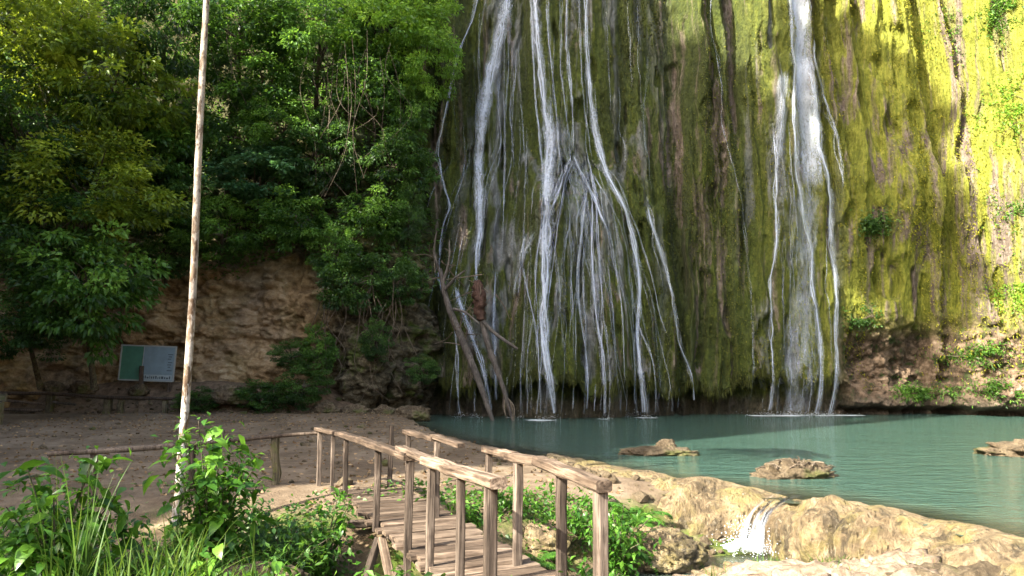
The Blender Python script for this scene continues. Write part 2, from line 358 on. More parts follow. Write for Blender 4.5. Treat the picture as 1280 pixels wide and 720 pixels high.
def pool_mat(name, shallow, deep, wav):
    m = Mat(name); co = m.co(); d = m.attr('tint')
    n = m.noise(m.mapp(co, (1.1, 2.6, 1)), 1, 4, .6, .35); n2 = m.noise(m.mapp(co, (5.5, 11, 1)), 1, 3, .6, .4); n3 = m.noise(m.mapp(co, (.35, .5, 1)), 1, 2)
    h = m.math('ADD', m.math('MULTIPLY', n, .6), m.math('MULTIPLY', n2, m.math('MULTIPLY', n3, .7)))
    nb = m.bump(h, wav, 1.0)
    col = m.ramp(d, [(0, shallow), (.6, deep), (1, deep)])
    body = m.pr(color=col, rough=.06, normal=nb, spec=.5, ior=1.33)
    gl = m.n('BsdfGlossy', {'Color': (1, 1, 1), 'Roughness': .05, 'Normal': nb}).outputs[0]
    tr = m.n('BsdfTransparent', {'Color': (.62, .80, .70)}).outputs[0]
    fr = m.n('Fresnel', {'IOR': 1.33, 'Normal': nb}).outputs[0]
    thin = m.n('MixShader', {0: fr, 1: tr, 2: gl}).outputs[0]
    M[name] = m.done(m.n('MixShader', {0: m.ramp(d, [(0, .12), (.42, .96)]), 1: thin, 2: body}).outputs[0])
pool_mat('pool_water', (.065, .080, .052), (.040, .080, .062), .24)
pool_mat('stream_water', (.10, .10, .07), (.06, .085, .065), .05)

def fall_mat(name, sx, lo, hi, col=(.52, .58, .66)):
    m = Mat(name); uv = m.co('UV'); u, v, _ = m.sep(uv); d = m.attr('tint')
    a = m.noise(m.mapp(uv, (sx, .8, 1)), 1, 5, .66, .3); b = m.noise(m.mapp(uv, (sx*3, 7.0, 1)), 1, 5, .8)
    e = m.math('SUBTRACT', 1., m.math('POWER', m.math('ABSOLUTE', m.math('SUBTRACT', m.math('MULTIPLY', m.math('FRACT', m.math('MULTIPLY', u, .3333333)), 6.), 1.)), 1.8), True)
    t = m.math('ADD', m.math('MULTIPLY', a, .55), m.math('MULTIPLY', b, .45))
    t = m.math('ADD', t, m.math('MULTIPLY', m.math('SUBTRACT', d, .5), .55))
    t = m.math('ADD', t, m.math('MULTIPLY', m.math('SUBTRACT', e, 1.), .40))
    al = m.math('MULTIPLY', m.ramp(t, [(lo, 0), (hi, .84)]), m.ramp(e, [(0, 0), (.25, 1)]), True)
    p = m.pr(color=col, rough=.35, spec=.5, normal=m.bump(t, .05, .8))
    M[name] = m.done(m.n('MixShader', {0: al, 1: m.n('BsdfTransparent').outputs[0], 2: p}).outputs[0])
fall_mat('falling_water', 4.0, .34, .80)
fall_mat('veil_water', 13.0, .34, .86)
def foam_mat():
    m = Mat('foam'); co = m.co(); d = m.attr('tint')
    t = m.math('ADD', m.math('MULTIPLY', m.noise(m.mapp(co, (2.5, 2.5, 1)), 1, 6, .75), .8), m.math('SUBTRACT', d, .5))
    al = m.ramp(t, [(.42, 0), (.75, .85)])
    M['foam'] = m.done(m.n('MixShader', {0: al, 1: m.n('BsdfTransparent').outputs[0], 2: m.pr(color=(.62, .68, .70), rough=.5)}).outputs[0])
foam_mat()
def flat(name, col, rough=.6, sp=.3, var=.25, sc=6):
    m = Mat(name); n = m.noise(m.co(), sc, 5, .6)
    c = m.mix(n, tuple(v*(1-var) for v in col), tuple(min(1, v*(1+var)) for v in col))
    M[name] = m.done(m.pr(color=c, rough=rough, spec=sp, normal=m.bump(n, .004, .4)))
flat('sign_green', (.07, .19, .13), .45, .3, .4, 3); flat('sign_blue', (.19, .26, .29), .45, .4, .35, 2.5); flat('sign_frame', (.30, .32, .30)); flat('sign_ink', (.07, .09, .10)); flat('sign_ground', (.30, .36, .36), .5)
# ------------------------------------------------------------------ measured positions (metres)
STRANDS = [  # fall, width top, width bottom, density, [(x, z) down the cliff]
 ('L', 0.198, 0.198, 0.62, [(-1.97, 23.43), (-1.96, 22.25), (-2.51, 20.38), (-3.05, 18.35), (-3.53, 15.48), (-3.89, 13.80), (-3.80, 13.01), (-3.48, 11.52), (-3.25, 10.56), (-3.57, 9.59), (-3.72, 8.14), (-3.69, 6.75), (-3.02, 5.31), (-2.68, 3.64), (-2.52, 0.17)]),
 ('L', 0.132, 0.099, 0.36, [(-1.13, 23.34), (-1.30, 22.19), (-1.77, 19.96), (-1.75, 17.09), (-2.15, 14.09), (-2.51, 11.83)]),
 ('L', 0.590, 0.262, 0.72, [(-0.09, 23.24), (-0.26, 22.09), (-0.47, 20.72), (-0.90, 19.06), (-1.28, 17.19), (-1.60, 14.54), (-1.72, 12.93), (-1.64, 10.11), (-1.59, 9.15), (-1.74, 8.01), (-1.71, 6.13)]),
 ('L', 0.164, 0.131, 0.44, [(-0.17, 20.69), (-0.25, 17.79), (-0.38, 15.31), (-0.37, 12.67), (-0.44, 9.92), (-0.51, 7.11)]),
 ('L', 0.457, 0.523, 0.68, [(1.04, 23.16), (1.20, 21.99), (1.28, 19.92), (1.52, 17.88), (1.71, 15.57), (1.95, 13.91), (1.73, 11.73), (1.62, 9.62), (1.57, 8.41)]),
 ('L', 0.131, 0.163, 0.58, [(0.95, 23.16), (1.03, 21.07), (1.18, 17.00), (1.45, 13.92), (1.57, 11.74)]),
 ('L', 0.261, 0.261, 0.40, [(1.90, 23.13), (1.92, 20.13), (2.11, 17.43), (2.29, 14.78), (2.44, 12.24), (1.95, 10.46)]),
 ('L', 0.670, 0.244, 0.72, [(1.71, 10.24), (1.57, 8.41), (1.54, 6.63), (1.45, 4.75), (1.50, 3.08), (1.63, 1.88), (1.86, 0.31)]),
 ('L', 0.196, 0.163, 0.42, [(2.59, 23.14), (2.54, 18.56), (2.76, 15.23), (3.02, 13.07)]),
 ('L', 0.163, 0.196, 0.55, [(2.93, 23.15), (2.92, 18.57), (3.06, 16.08), (3.15, 13.26)]),
 ('L', 0.515, 0.837, 0.44, [(3.06, 13.07), (2.57, 11.70), (1.93, 9.93), (1.69, 8.80)]),
 ('L', 0.193, 0.290, 0.66, [(3.06, 13.17), (3.47, 11.90), (3.85, 10.69), (4.09, 9.99), (4.50, 8.89)]),
 ('L', 0.262, 0.295, 0.72, [(3.89, 23.22), (3.88, 22.06), (3.92, 19.49), (3.97, 17.28), (4.24, 14.99), (4.54, 13.33), (4.87, 11.54), (5.55, 9.88), (5.95, 8.38), (6.12, 6.83), (6.05, 4.86), (5.93, 3.42), (6.04, 1.73), (6.21, 0.25)]),
 ('L', 0.164, 0.131, 0.45, [(3.54, 23.19), (3.57, 19.28), (3.66, 16.59), (3.96, 13.97), (4.18, 12.33)]),
 ('L', 0.185, 0.155, 0.60, [(3.63, 10.97), (3.39, 9.61), (3.19, 7.80), (3.07, 5.89), (3.25, 4.08), (3.40, 2.68), (3.41, 0.45)]),
 ('L', 0.153, 0.184, 0.62, [(3.83, 10.50), (3.81, 8.83), (3.75, 6.96), (3.91, 4.65), (4.11, 2.42), (4.19, 0.30)]),
 ('L', 0.225, 0.225, 0.56, [(6.79, 10.68), (6.85, 9.72), (7.46, 7.69), (7.84, 5.71), (8.11, 3.63), (8.62, 2.30), (8.94, 0.79)]),
 ('L', 0.261, 0.196, 0.30, [(7.34, 19.33), (7.16, 17.48), (6.86, 15.32), (6.89, 13.70), (7.08, 12.02), (6.89, 10.38)]),
 ('L', 0.122, 0.092, 0.48, [(4.51, 9.09), (4.80, 7.91), (5.01, 5.97), (5.07, 3.82), (5.11, 1.22)]),
 ('L', 0.122, 0.122, 0.52, [(0.42, 7.45), (0.72, 5.81), (1.11, 3.78), (1.29, 0.31)]),
 ('L', 0.792, 0.365, 0.42, [(0.93, 8.86), (0.58, 7.76), (0.31, 6.70), (0.19, 5.65)]),
 ('L', 0.450, 0.321, 0.58, [(-2.75, 6.29), (-2.48, 5.32), (-1.91, 3.89), (-1.28, 2.14), (-1.04, 0.40)]),
 ('L', 0.311, 0.218, 0.50, [(-0.71, 7.22), (-0.78, 6.20), (-0.89, 4.86), (-0.80, 3.57), (-0.70, 0.85)]),
 ('L', 0.098, 0.098, 0.40, [(0.34, 20.20), (0.42, 17.48), (0.62, 13.94), (0.79, 10.59)]),
 ('L', 0.099, 0.099, 0.36, [(5.04, 23.34), (5.03, 20.31), (5.10, 17.58), (5.14, 14.91)]),
 ('L', 0.132, 0.099, 0.34, [(6.23, 23.38), (6.18, 21.28), (6.27, 19.43), (6.32, 16.71)]),
 ('L', 0.090, 0.090, 0.42, [(1.91, 8.39), (2.14, 6.42), (2.22, 4.52), (2.34, 3.04)]),
 ('L', 0.091, 0.061, 0.45, [(4.48, 7.28), (4.61, 5.33), (4.68, 3.06)]),
 ('L', 0.093, 0.093, 0.46, [(5.59, 7.39), (5.72, 5.00), (5.74, 3.08), (5.74, 0.66)]),
 ('L', 0.094, 0.062, 0.40, [(6.74, 5.84), (6.94, 3.87), (7.06, 1.95), (7.03, 0.83)]),
 ('L', 0.090, 0.060, 0.42, [(2.86, 8.39), (2.70, 6.43), (2.70, 4.52)]),
 ('L', 0.061, 0.061, 0.50, [(-1.75, 1.95), (-1.73, 0.31)]),
 ('L', 0.059, 0.059, 0.50, [(-0.22, 1.95), (-0.22, 0.43)]),
 ('L', 0.059, 0.059, 0.50, [(0.40, 1.77), (0.40, 0.30)]),
 ('L', 0.059, 0.059, 0.45, [(0.87, 1.88), (0.86, 0.45)]),
 ('L', 0.058, 0.058, 0.50, [(2.78, 1.59), (2.76, 0.45)]),
 ('L', 0.059, 0.059, 0.45, [(3.78, 1.59), (3.75, 0.38)]),
 ('L', 0.060, 0.060, 0.50, [(5.17, 1.58), (5.13, 0.35)]),
 ('L', 0.060, 0.060, 0.50, [(5.57, 1.51), (5.53, 0.30)]),
 ('L', 0.061, 0.061, 0.45, [(6.58, 1.43), (6.54, 0.39)]),
 ('L', 0.061, 0.061, 0.45, [(7.49, 1.38), (7.44, 0.37)]),
 ('L', 0.063, 0.063, 0.45, [(8.21, 1.37), (8.15, 0.42)]),
 ('V', 1.800, 1.391, 0.86, [(15.39, 23.42), (15.29, 22.00), (15.21, 20.14), (15.16, 18.77), (15.11, 17.42), (15.07, 16.08)]),
 ('R', 0.260, 0.260, 0.66, [(14.67, 23.05), (14.54, 19.33), (14.59, 17.98), (14.46, 15.99), (14.42, 13.85), (14.40, 11.94), (14.69, 10.05), (15.05, 8.54), (14.99, 6.19), (15.24, 3.66), (15.18, 0.11)]),
 ('R', 0.328, 0.262, 0.46, [(15.95, 19.84), (15.92, 18.18), (16.36, 17.06), (16.69, 15.35), (16.82, 13.04), (16.83, 11.23)]),
 ('R', 0.391, 0.228, 0.66, [(15.65, 18.59), (15.69, 16.62), (15.79, 15.29), (15.87, 13.33), (16.13, 11.75), (16.26, 10.15), (16.22, 7.02), (16.02, 2.75), (15.87, 0.10)]),
 ('V', 1.866, 2.597, 0.70, [(15.16, 18.77), (15.19, 16.54), (15.42, 14.37), (15.47, 12.22), (15.43, 10.10)]),
 ('V', 2.496, 3.221, 0.36, [(15.15, 11.77), (14.82, 9.23), (14.48, 6.34), (14.24, 3.53), (14.06, 0.23)]),
 ('V', 0.887, 0.726, 0.60, [(14.05, 17.57), (13.82, 15.60), (13.56, 13.45), (13.32, 11.34)]),
 ('R', 0.323, 0.194, 0.54, [(13.36, 14.77), (13.41, 12.61), (13.20, 11.14), (13.26, 9.25), (13.01, 7.60), (12.84, 6.38), (12.77, 3.94), (12.74, 0.30)]),
 ('R', 0.160, 0.128, 0.44, [(13.72, 5.54), (13.80, 3.93), (13.84, 2.46), (13.72, 0.23)]),
 ('R', 0.130, 0.097, 0.42, [(16.03, 9.30), (15.81, 7.21), (15.79, 4.76), (15.76, 2.35)]),
 ('R', 0.100, 0.100, 0.40, [(17.32, 23.56), (17.20, 21.41), (17.13, 19.52)]),
 ('R', 0.229, 0.164, 0.34, [(10.62, 23.18), (10.58, 20.18), (10.87, 18.61), (11.02, 14.98), (11.47, 12.06), (11.81, 10.15), (11.91, 7.80), (11.92, 4.72), (11.78, 0.77)]),
 ('R', 0.064, 0.064, 0.45, [(13.19, 1.95), (13.10, 0.30)]),
 ('R', 0.064, 0.064, 0.45, [(14.32, 1.95), (14.21, 0.19)]),
 ('R', 0.064, 0.064, 0.45, [(14.73, 1.95), (14.62, 0.19)]),
 ('V', 1.778, 2.021, 0.36, [(2.51, 15.22), (3.19, 11.46), (3.81, 7.63), (4.08, 3.79), (4.20, 1.95)]),
]
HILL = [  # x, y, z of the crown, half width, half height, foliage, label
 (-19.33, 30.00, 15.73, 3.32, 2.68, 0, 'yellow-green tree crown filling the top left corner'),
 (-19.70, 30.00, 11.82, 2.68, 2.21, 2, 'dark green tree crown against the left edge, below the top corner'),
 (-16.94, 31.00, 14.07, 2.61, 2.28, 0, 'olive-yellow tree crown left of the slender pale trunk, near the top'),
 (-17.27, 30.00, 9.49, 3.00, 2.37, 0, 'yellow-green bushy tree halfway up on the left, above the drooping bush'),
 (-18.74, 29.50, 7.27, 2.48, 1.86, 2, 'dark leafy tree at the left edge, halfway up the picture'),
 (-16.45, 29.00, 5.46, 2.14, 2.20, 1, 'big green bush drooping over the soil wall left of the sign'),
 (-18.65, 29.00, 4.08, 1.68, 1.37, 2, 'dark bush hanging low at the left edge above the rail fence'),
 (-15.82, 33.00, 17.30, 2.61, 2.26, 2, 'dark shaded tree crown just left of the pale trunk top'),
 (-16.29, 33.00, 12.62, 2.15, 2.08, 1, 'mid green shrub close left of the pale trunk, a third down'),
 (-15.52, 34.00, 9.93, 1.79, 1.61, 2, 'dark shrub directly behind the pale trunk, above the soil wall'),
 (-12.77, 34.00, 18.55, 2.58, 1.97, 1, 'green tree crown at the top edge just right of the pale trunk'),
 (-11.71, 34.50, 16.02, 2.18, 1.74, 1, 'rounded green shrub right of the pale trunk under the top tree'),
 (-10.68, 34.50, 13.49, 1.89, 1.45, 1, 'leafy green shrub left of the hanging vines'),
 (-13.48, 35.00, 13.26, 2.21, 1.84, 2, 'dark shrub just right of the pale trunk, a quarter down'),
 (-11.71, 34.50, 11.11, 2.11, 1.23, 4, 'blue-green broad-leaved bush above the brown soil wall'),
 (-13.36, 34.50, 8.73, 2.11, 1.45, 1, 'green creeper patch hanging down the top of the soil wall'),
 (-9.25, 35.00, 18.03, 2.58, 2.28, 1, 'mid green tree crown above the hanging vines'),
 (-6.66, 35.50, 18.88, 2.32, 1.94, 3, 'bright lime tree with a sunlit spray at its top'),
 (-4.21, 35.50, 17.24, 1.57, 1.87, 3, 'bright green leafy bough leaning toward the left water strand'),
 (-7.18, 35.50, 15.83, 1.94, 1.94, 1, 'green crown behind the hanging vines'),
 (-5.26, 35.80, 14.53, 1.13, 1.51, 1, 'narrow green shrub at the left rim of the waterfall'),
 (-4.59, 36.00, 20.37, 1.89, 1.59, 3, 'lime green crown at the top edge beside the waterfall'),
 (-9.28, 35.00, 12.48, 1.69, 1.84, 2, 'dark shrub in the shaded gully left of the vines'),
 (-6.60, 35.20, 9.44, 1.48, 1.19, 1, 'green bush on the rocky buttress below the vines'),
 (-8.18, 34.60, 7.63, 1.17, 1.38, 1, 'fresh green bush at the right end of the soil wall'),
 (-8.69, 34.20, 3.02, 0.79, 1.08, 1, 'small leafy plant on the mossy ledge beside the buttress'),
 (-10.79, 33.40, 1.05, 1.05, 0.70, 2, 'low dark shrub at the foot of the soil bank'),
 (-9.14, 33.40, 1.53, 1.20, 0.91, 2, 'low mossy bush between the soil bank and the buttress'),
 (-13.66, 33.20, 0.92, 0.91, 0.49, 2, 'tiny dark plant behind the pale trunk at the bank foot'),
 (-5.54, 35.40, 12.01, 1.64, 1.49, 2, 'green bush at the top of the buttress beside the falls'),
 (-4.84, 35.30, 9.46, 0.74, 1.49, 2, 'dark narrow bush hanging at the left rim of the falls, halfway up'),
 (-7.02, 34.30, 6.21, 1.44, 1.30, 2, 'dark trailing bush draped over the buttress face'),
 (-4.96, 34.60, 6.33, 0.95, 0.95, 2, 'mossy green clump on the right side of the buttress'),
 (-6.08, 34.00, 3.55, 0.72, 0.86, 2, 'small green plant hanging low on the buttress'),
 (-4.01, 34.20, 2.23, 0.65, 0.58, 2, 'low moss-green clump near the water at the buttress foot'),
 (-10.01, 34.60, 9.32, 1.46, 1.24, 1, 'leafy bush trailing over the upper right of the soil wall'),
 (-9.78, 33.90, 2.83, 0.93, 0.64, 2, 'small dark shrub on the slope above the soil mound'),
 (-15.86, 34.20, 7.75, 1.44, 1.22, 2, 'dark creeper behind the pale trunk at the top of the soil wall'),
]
# ------------------------------------------------------------------ the waterfall cliff: y of its face as a function of x and height
def cliff_base(x, z):
    x = np.asarray(x, float); z = np.asarray(z, float)
    t = np.clip((14 - z) / 13, 0, 1)
    d = (1.8*sstep(13.4, 9.8, z) + 1.5*t**1.1) * np.exp(-np.abs((x - 3.0 + .5*t) / (2.5 + 3.2*t))**2.6) + .9*gs(x, 2.0, 4.2)
    d = d + .75*gs(x, 10.4, 1.3) + (1.1 - .25*t)*gs(x, 14.2, 2.1) + .5*gs(x, 7.4, 1.0)
    d = d + 1.3*np.exp(-((x-21.3)/2.6)**2 - ((z-11.3)/2.2)**2) + .9*np.exp(-((x-18.3)/1.6)**2 - ((z-13)/5)**2)
    d = d + np.clip(x - 22.6, 0, 60)*.85*(.8+.4*sstep(2, 9, z)) + .35*np.clip(x-24, 0, 60)
    return 38.6 + .045*z - d
def cliff_face(x, z):
    x = np.asarray(x, float); z = np.asarray(z, float)
    wx = x + .5*fbm(x*.4, z*.18, 0, 3, 5) + .12*fbm(x*1.6, z*.9, 0, 2, 6)
    d = .5*fbm(wx*.5, z*.045, 0, 3, 11) + .50*(1 - np.abs(vn(wx*.85, z*.05, 0, 12))**1.3*2.4) + .20*(1 - np.abs(vn(wx*2.2, z*.12, 0, 13))**1.2*2.)
    d = d + .06*(1 - np.abs(vn(wx*5.5, z*.35, 0, 14))*2) + .05*fbm(x*6, z*3.4, 0, 3, 15) + .12*fbm(x*1.8, z*1.0, 0, 4, 16)
    # curtains of tufa hanging one over the other
    for k in range(9):
        e = 1.5 + 2.35*k + 1.8*vn(wx*.45, k*3.1, 0, 30+k) + 1.0*vn(wx*1.9, k*1.7, 0, 50+k) + .6*vn(wx*6, k, 0, 70+k) + .3*vn(wx*15, k, 0, 80+k)
        a = .22*np.clip(.25 + vn(wx*.9, k*5.3, 0, 90+k), 0, 1)
        d = d + a*sstep(-.1, .35, z - e)*np.exp(-np.clip(z - e, 0, 50)/2.2)
    right = sstep(16.3, 17.6, x)
    lip = 1.55 + .45*vn(x*.8, 3, 0, 21) + .30*vn(x*3.1, 1, 0, 22) + .16*vn(x*9, 1, 0, 23)
    under = (1 - sstep(lip - .10, lip + .10, z)) * (1 - right)
    d = d - under*(1.5 + .35*np.clip(lip - z, 0, 3))
    # eroded hollow low on the right, blocky rock inside
    hol = np.exp(-((x-19.6)/2.6)**4 - ((z-2.3)/2.0)**4)
    cell = .55*np.abs(fbm(x*1.1, z*1.5, 0, 4, 41)) + .25*fbm(x*3, z*3.4, 0, 4, 42)
    lowr = right*(1 - sstep(4.2, 5.5, z))
    d = d - hol*1.5 + lowr*(cell*1.5 - .1) + right*(.9*np.exp(-((z-.9)/.7)**2) - 1.3*(1 - sstep(.15, .5, z)))
    # pockets
    d = d - .35*sstep(.55, .75, vn(wx*2.4, z*.45, 0, 44))*sstep(2, 3, z) - .5*sstep(15.5, 17, x)*sstep(.38, .6, fbm(wx*.8, z*.30, 0, 3, 45))*sstep(5, 6, z)
    return cliff_base(x, z) - d
# ------------------------------------------------------------------ ground, pool, stream
POOL = np.array([(-5.6,40),(-4.6,33),(-3.6,29),(-2.5,25.5),(-1.2,22.6),(0,20.1),(1.1,18),(2.0,16.1),(2.9,14.6),(3.7,13.6),(4.25,12.9),(4.9,11.7),(5.5,10.8),(5.85,9.75),(6.1,8.5),(7.2,5.2),(11,2.5),(26,3),(33,14),(34,42)], float)
LIP = POOL[6:16]
RAV = np.array([(4.3,10.3),(3.5,10.9),(2.2,10.2),(.3,9.4),(-2,9.1),(-6,8.3),(-12,7.6),(-24,6)], float)
def seg_dist(x, y, P, closed=False):
    d = np.full(np.shape(x), 1e9); Q = np.concatenate([P, P[:1]]) if closed else P
    for a, b in zip(Q[:-1], Q[1:]):
        e = b - a; t = np.clip(((x-a[0])*e[0] + (y-a[1])*e[1]) / (e @ e), 0, 1)
        d = np.minimum(d, np.hypot(x - a[0] - t*e[0], y - a[1] - t*e[1]))
    return d
def inside(x, y, P):
    r = np.zeros(np.shape(x), bool); Q = np.roll(P, -1, 0)
    for a, b in zip(P, Q):
        c = ((a[1] > y) != (b[1] > y)); xi = (b[0]-a[0])*(y-a[1])/(b[1]-a[1]+1e-12) + a[0]
        r ^= c & (x < xi)
    return r
def terrain(x, y):
    x = np.asarray(x, float); y = np.asarray(y, float)
    xw = x + .18*fbm(x*1.3, y*1.3, 0, 3, 3); yw = y + .18*fbm(x*1.3, y*1.3, 5, 3, 4)
    dp = seg_dist(xw, yw, POOL, True); ins = inside(xw, yw, POOL)
    z = .13 + .05*fbm(x*.5, y*.5, 0, 4, 7) + .035*fbm(x*2.2, y*2.2, 0, 4, 8) + np.clip(y - 20, 0, 14)*.018
    z = z - .12*(1 - sstep(0, 1.6, dp))
    dr = seg_dist(xw, yw, RAV); dep = 1.15 + .25*fbm(x*.8, y*.8, 0, 3, 9)
    wid = 1.75 + .5*sstep(-1, -5, x)
    z = z - dep*np.exp(-(dr/wid)**2.6)*sstep(-.05, .8, dp)
    lowb = sstep(1.0, 1.9, x)*sstep(4.6, 6.2, y)*sstep(12, 10.5, y)*sstep(7.5, 6.5, x); z = z*(1-lowb) + np.minimum(z, -.52 + .14*fbm(x*1.7, y*1.7, 0, 4, 63))*lowb
    # earth bank at the foot of the soil wall
    bk = sstep(33.3, 35.2, y + .5*fbm(x*.35, 0, 0, 3, 61))*(1 - sstep(-9, -6.5, x))
    z = z + bk*(1.25 + .35*fbm(x*.4, y*.4, 0, 3, 62))
    z = z + .12*sstep(6, 3, y)*(x < 5)
    bed = -.04 - 1.5*sstep(0, 5, dp) - .12*dp.clip(0, 1) + .05*fbm(x*1.2, y*1.2, 0, 3, 10)
    z = np.where(ins, bed, z)
    # outer land rises around the canyon mouth
    far = np.maximum(np.abs(x) - 40, 0) + np.maximum(-y - 30, 0)
    return z + far*.25*(1 - ins)
def spaced(lo, hi, step, far, n):
    c = np.arange(lo, hi + 1e-6, step); g = np.geomspace(step*1.3, far, n)
    return np.concatenate([lo - g[::-1], c, hi + g])
gx = spaced(-24, 27, .17, 300, 26); gy = spaced(3, 40, .15, 300, 26)
GX, GY = np.meshgrid(gx, gy, indexing='ij'); GZ = terrain(GX, GY)
g = grid_obj('ground', np.stack([GX, GY, GZ], -1), M['ground']); kind(g, 'structure')

px_ = np.arange(-6.5, 36, .25); py_ = np.arange(2, 42.3, .25); PX, PY = np.meshgrid(px_, py_, indexing='ij')
dep = np.clip(-terrain(PX, PY), 0, 2)
pool = grid_obj('pool_water', np.stack([PX, PY, np.zeros_like(PX)], -1), M['pool_water'], tint=np.clip(dep/.9, 0, 1)); kind(pool, 'structure')
P = pool.data
# drop water cells that lie under dry ground away from the shore
import bmesh
bm = bmesh.new(); bm.from_mesh(P)
ter = terrain(PX, PY).ravel(); bm.verts.ensure_lookup_table()
outp = ((ter > .06) | (~inside(PX, PY, POOL).ravel() & (seg_dist(PX, PY, POOL, True).ravel() > .45)))
bmesh.ops.delete(bm, geom=[v for v in bm.verts if outp[v.index]], context='VERTS'); bm.to_mesh(P); bm.free()

sx = np.arange(-14, 6.2, .16); sy = np.arange(5.5, 13, .16); SX, SY = np.meshgrid(sx, sy, indexing='ij')
sd = np.clip(-.74 - terrain(SX, SY), 0, 1)
st = grid_obj('stream_water', np.stack([SX, SY, np.full_like(SX, -.74)], -1), M['stream_water'], tint=np.clip(sd/.5, 0, 1)); kind(st, 'structure')
bm = bmesh.new(); bm.from_mesh(st.data); bm.verts.ensure_lookup_table(); ter = terrain(SX, SY).ravel()
bmesh.ops.delete(bm, geom=[v for v in bm.verts if ter[v.index] > -.6], context='VERTS'); bm.to_mesh(st.data); bm.free()

# ------------------------------------------------------------------ waterfall cliff
cx = np.concatenate([np.arange(-7, 26.5, .055), np.arange(26.5, 46, .4)])
cz = np.concatenate([np.arange(-1.6, 2.6, .045), np.arange(2.6, 23, .085), np.arange(23, 46, .5)])
CX, CZ = np.meshgrid(cx, cz, indexing='ij'); CY = cliff_face(CX, CZ)
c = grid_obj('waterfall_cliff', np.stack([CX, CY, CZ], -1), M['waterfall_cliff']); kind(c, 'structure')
CYM = CY.copy()
for sh in (1, -1):
    CYM = np.minimum(CYM, np.roll(CYM, sh, 0))
for sh in (1, -1):
    CYM = np.minimum(CYM, np.roll(CYM, sh, 1))
def cliff_out(x, z, r=0):
    """face nearest to the viewer around (x, z)"""
    i = np.clip(np.searchsorted(cx, x), 1, len(cx)-1); j = np.clip(np.searchsorted(cz, z), 1, len(cz)-1)
    u = np.clip((x - cx[i-1])/(cx[i]-cx[i-1]), 0, 1); v = np.clip((z - cz[j-1])/(cz[j]-cz[j-1]), 0, 1)
    return (CYM[i-1, j-1]*(1-u) + CYM[i, j-1]*u)*(1-v) + (CYM[i-1, j]*(1-u) + CYM[i, j]*u)*v

# ------------------------------------------------------------------ wooded hillside on the left and its ridge
HB = curve([(-26,-60),(-22,-34),(-20.5,-14),(-20,-2),(-20,8),(-21.5,18),(-24,27),(-24.5,32.5),(-20,35.6),(-14,36.4),(-10,36.6),(-8.4,35.9),(-7.0,35.3),(-5.7,35.5),(-4.9,36.5),(-4.6,38.5),(-4.7,41)], 420)
def hill_top(y): return np.interp(y, [-60,-14,-8,-5,-3,-1.5,0,2,5,7,10,14,16,18,20,24,31,45], [6,6,7,10,16,32,52,54,50,49,51,50,45,29,17,12,27,34])  # unseen ridge heights, shaped for the shade they cast on cliff and clearing
def hill_pos(i, z):
    """i: index array into the base curve, z: height"""
    gi = np.arange(len(HB)); gT = norm(np.gradient(HB, axis=0))
    b = np.stack([np.interp(i, gi, HB[:, k]) for k in (0, 1)], -1); T = np.stack([np.interp(i, gi, gT[:, k]) for k in (0, 1)], -1); N = np.stack([T[..., 1], -T[..., 0]], -1)
    x, y = b[..., 0], b[..., 1]
    butt = sstep(-9.6, -8.2, x)*sstep(30, 33, y)
    back = .06*np.clip(z, 0, 7) + .24*np.clip(z - 7.5, 0, 80) + .8*sstep(6.5, 9, z)*(1-butt) - .55*butt*np.clip(z-7.5, 0, 6)*.2
    back = np.where(butt > 0, back*(1-.5*butt), back)
    s = i*.29
    d = .75*fbm(s*.30, z*.28, 0, 4, 201) + .55*(np.abs(fbm(s*.8, z*1.1, 0, 4, 202)))*2 + .16*fbm(s*2.2, z*3.4, 0, 4, 203) + .22*(1-butt)*sstep(.0, .3, vn(s*1.1, z*1.5, 0, 207)) + .10*np.abs(vn(s*4, z*5, 0, 208))
    d = d + butt*(.75*fbm(s*1.1, z*.45, 0, 4, 204) + .38*(1-np.abs(vn(s*2.4 + .5*vn(s*2, z, 0, 8), z*.55, 0, 205))*2) + .16*(1-np.abs(vn(s*6 + vn(s*3, z*2, 0, 9), z*1.1, 0, 206))*2))
    d = d + (1-butt)*.5*(1-sstep(1.5, 3.4, z)) - .8*butt*(1-sstep(.5, 1.6, z))*sstep(-7, -5, x)
    off = d - back
    return np.stack([x + N[..., 0]*off, y + N[..., 1]*off, z], -1)
i26 = int(np.argmax(HB[:, 1] > 24)); ii = np.concatenate([np.arange(0, i26), np.arange(i26, 419.01, .30)])
tz = np.concatenate([np.linspace(0, .20, 115), np.linspace(.202, .5, 130), np.linspace(.51, 1, 30)])
II, TT = np.meshgrid(ii, tz, indexing='ij')
HZ = -.6 + TT*(hill_top(np.interp(II, np.arange(len(HB)), HB[:, 1])) + .6)
hill = grid_obj('hillside', hill_pos(II, HZ), M['hillside'], flip=True); kind(hill, 'structure')
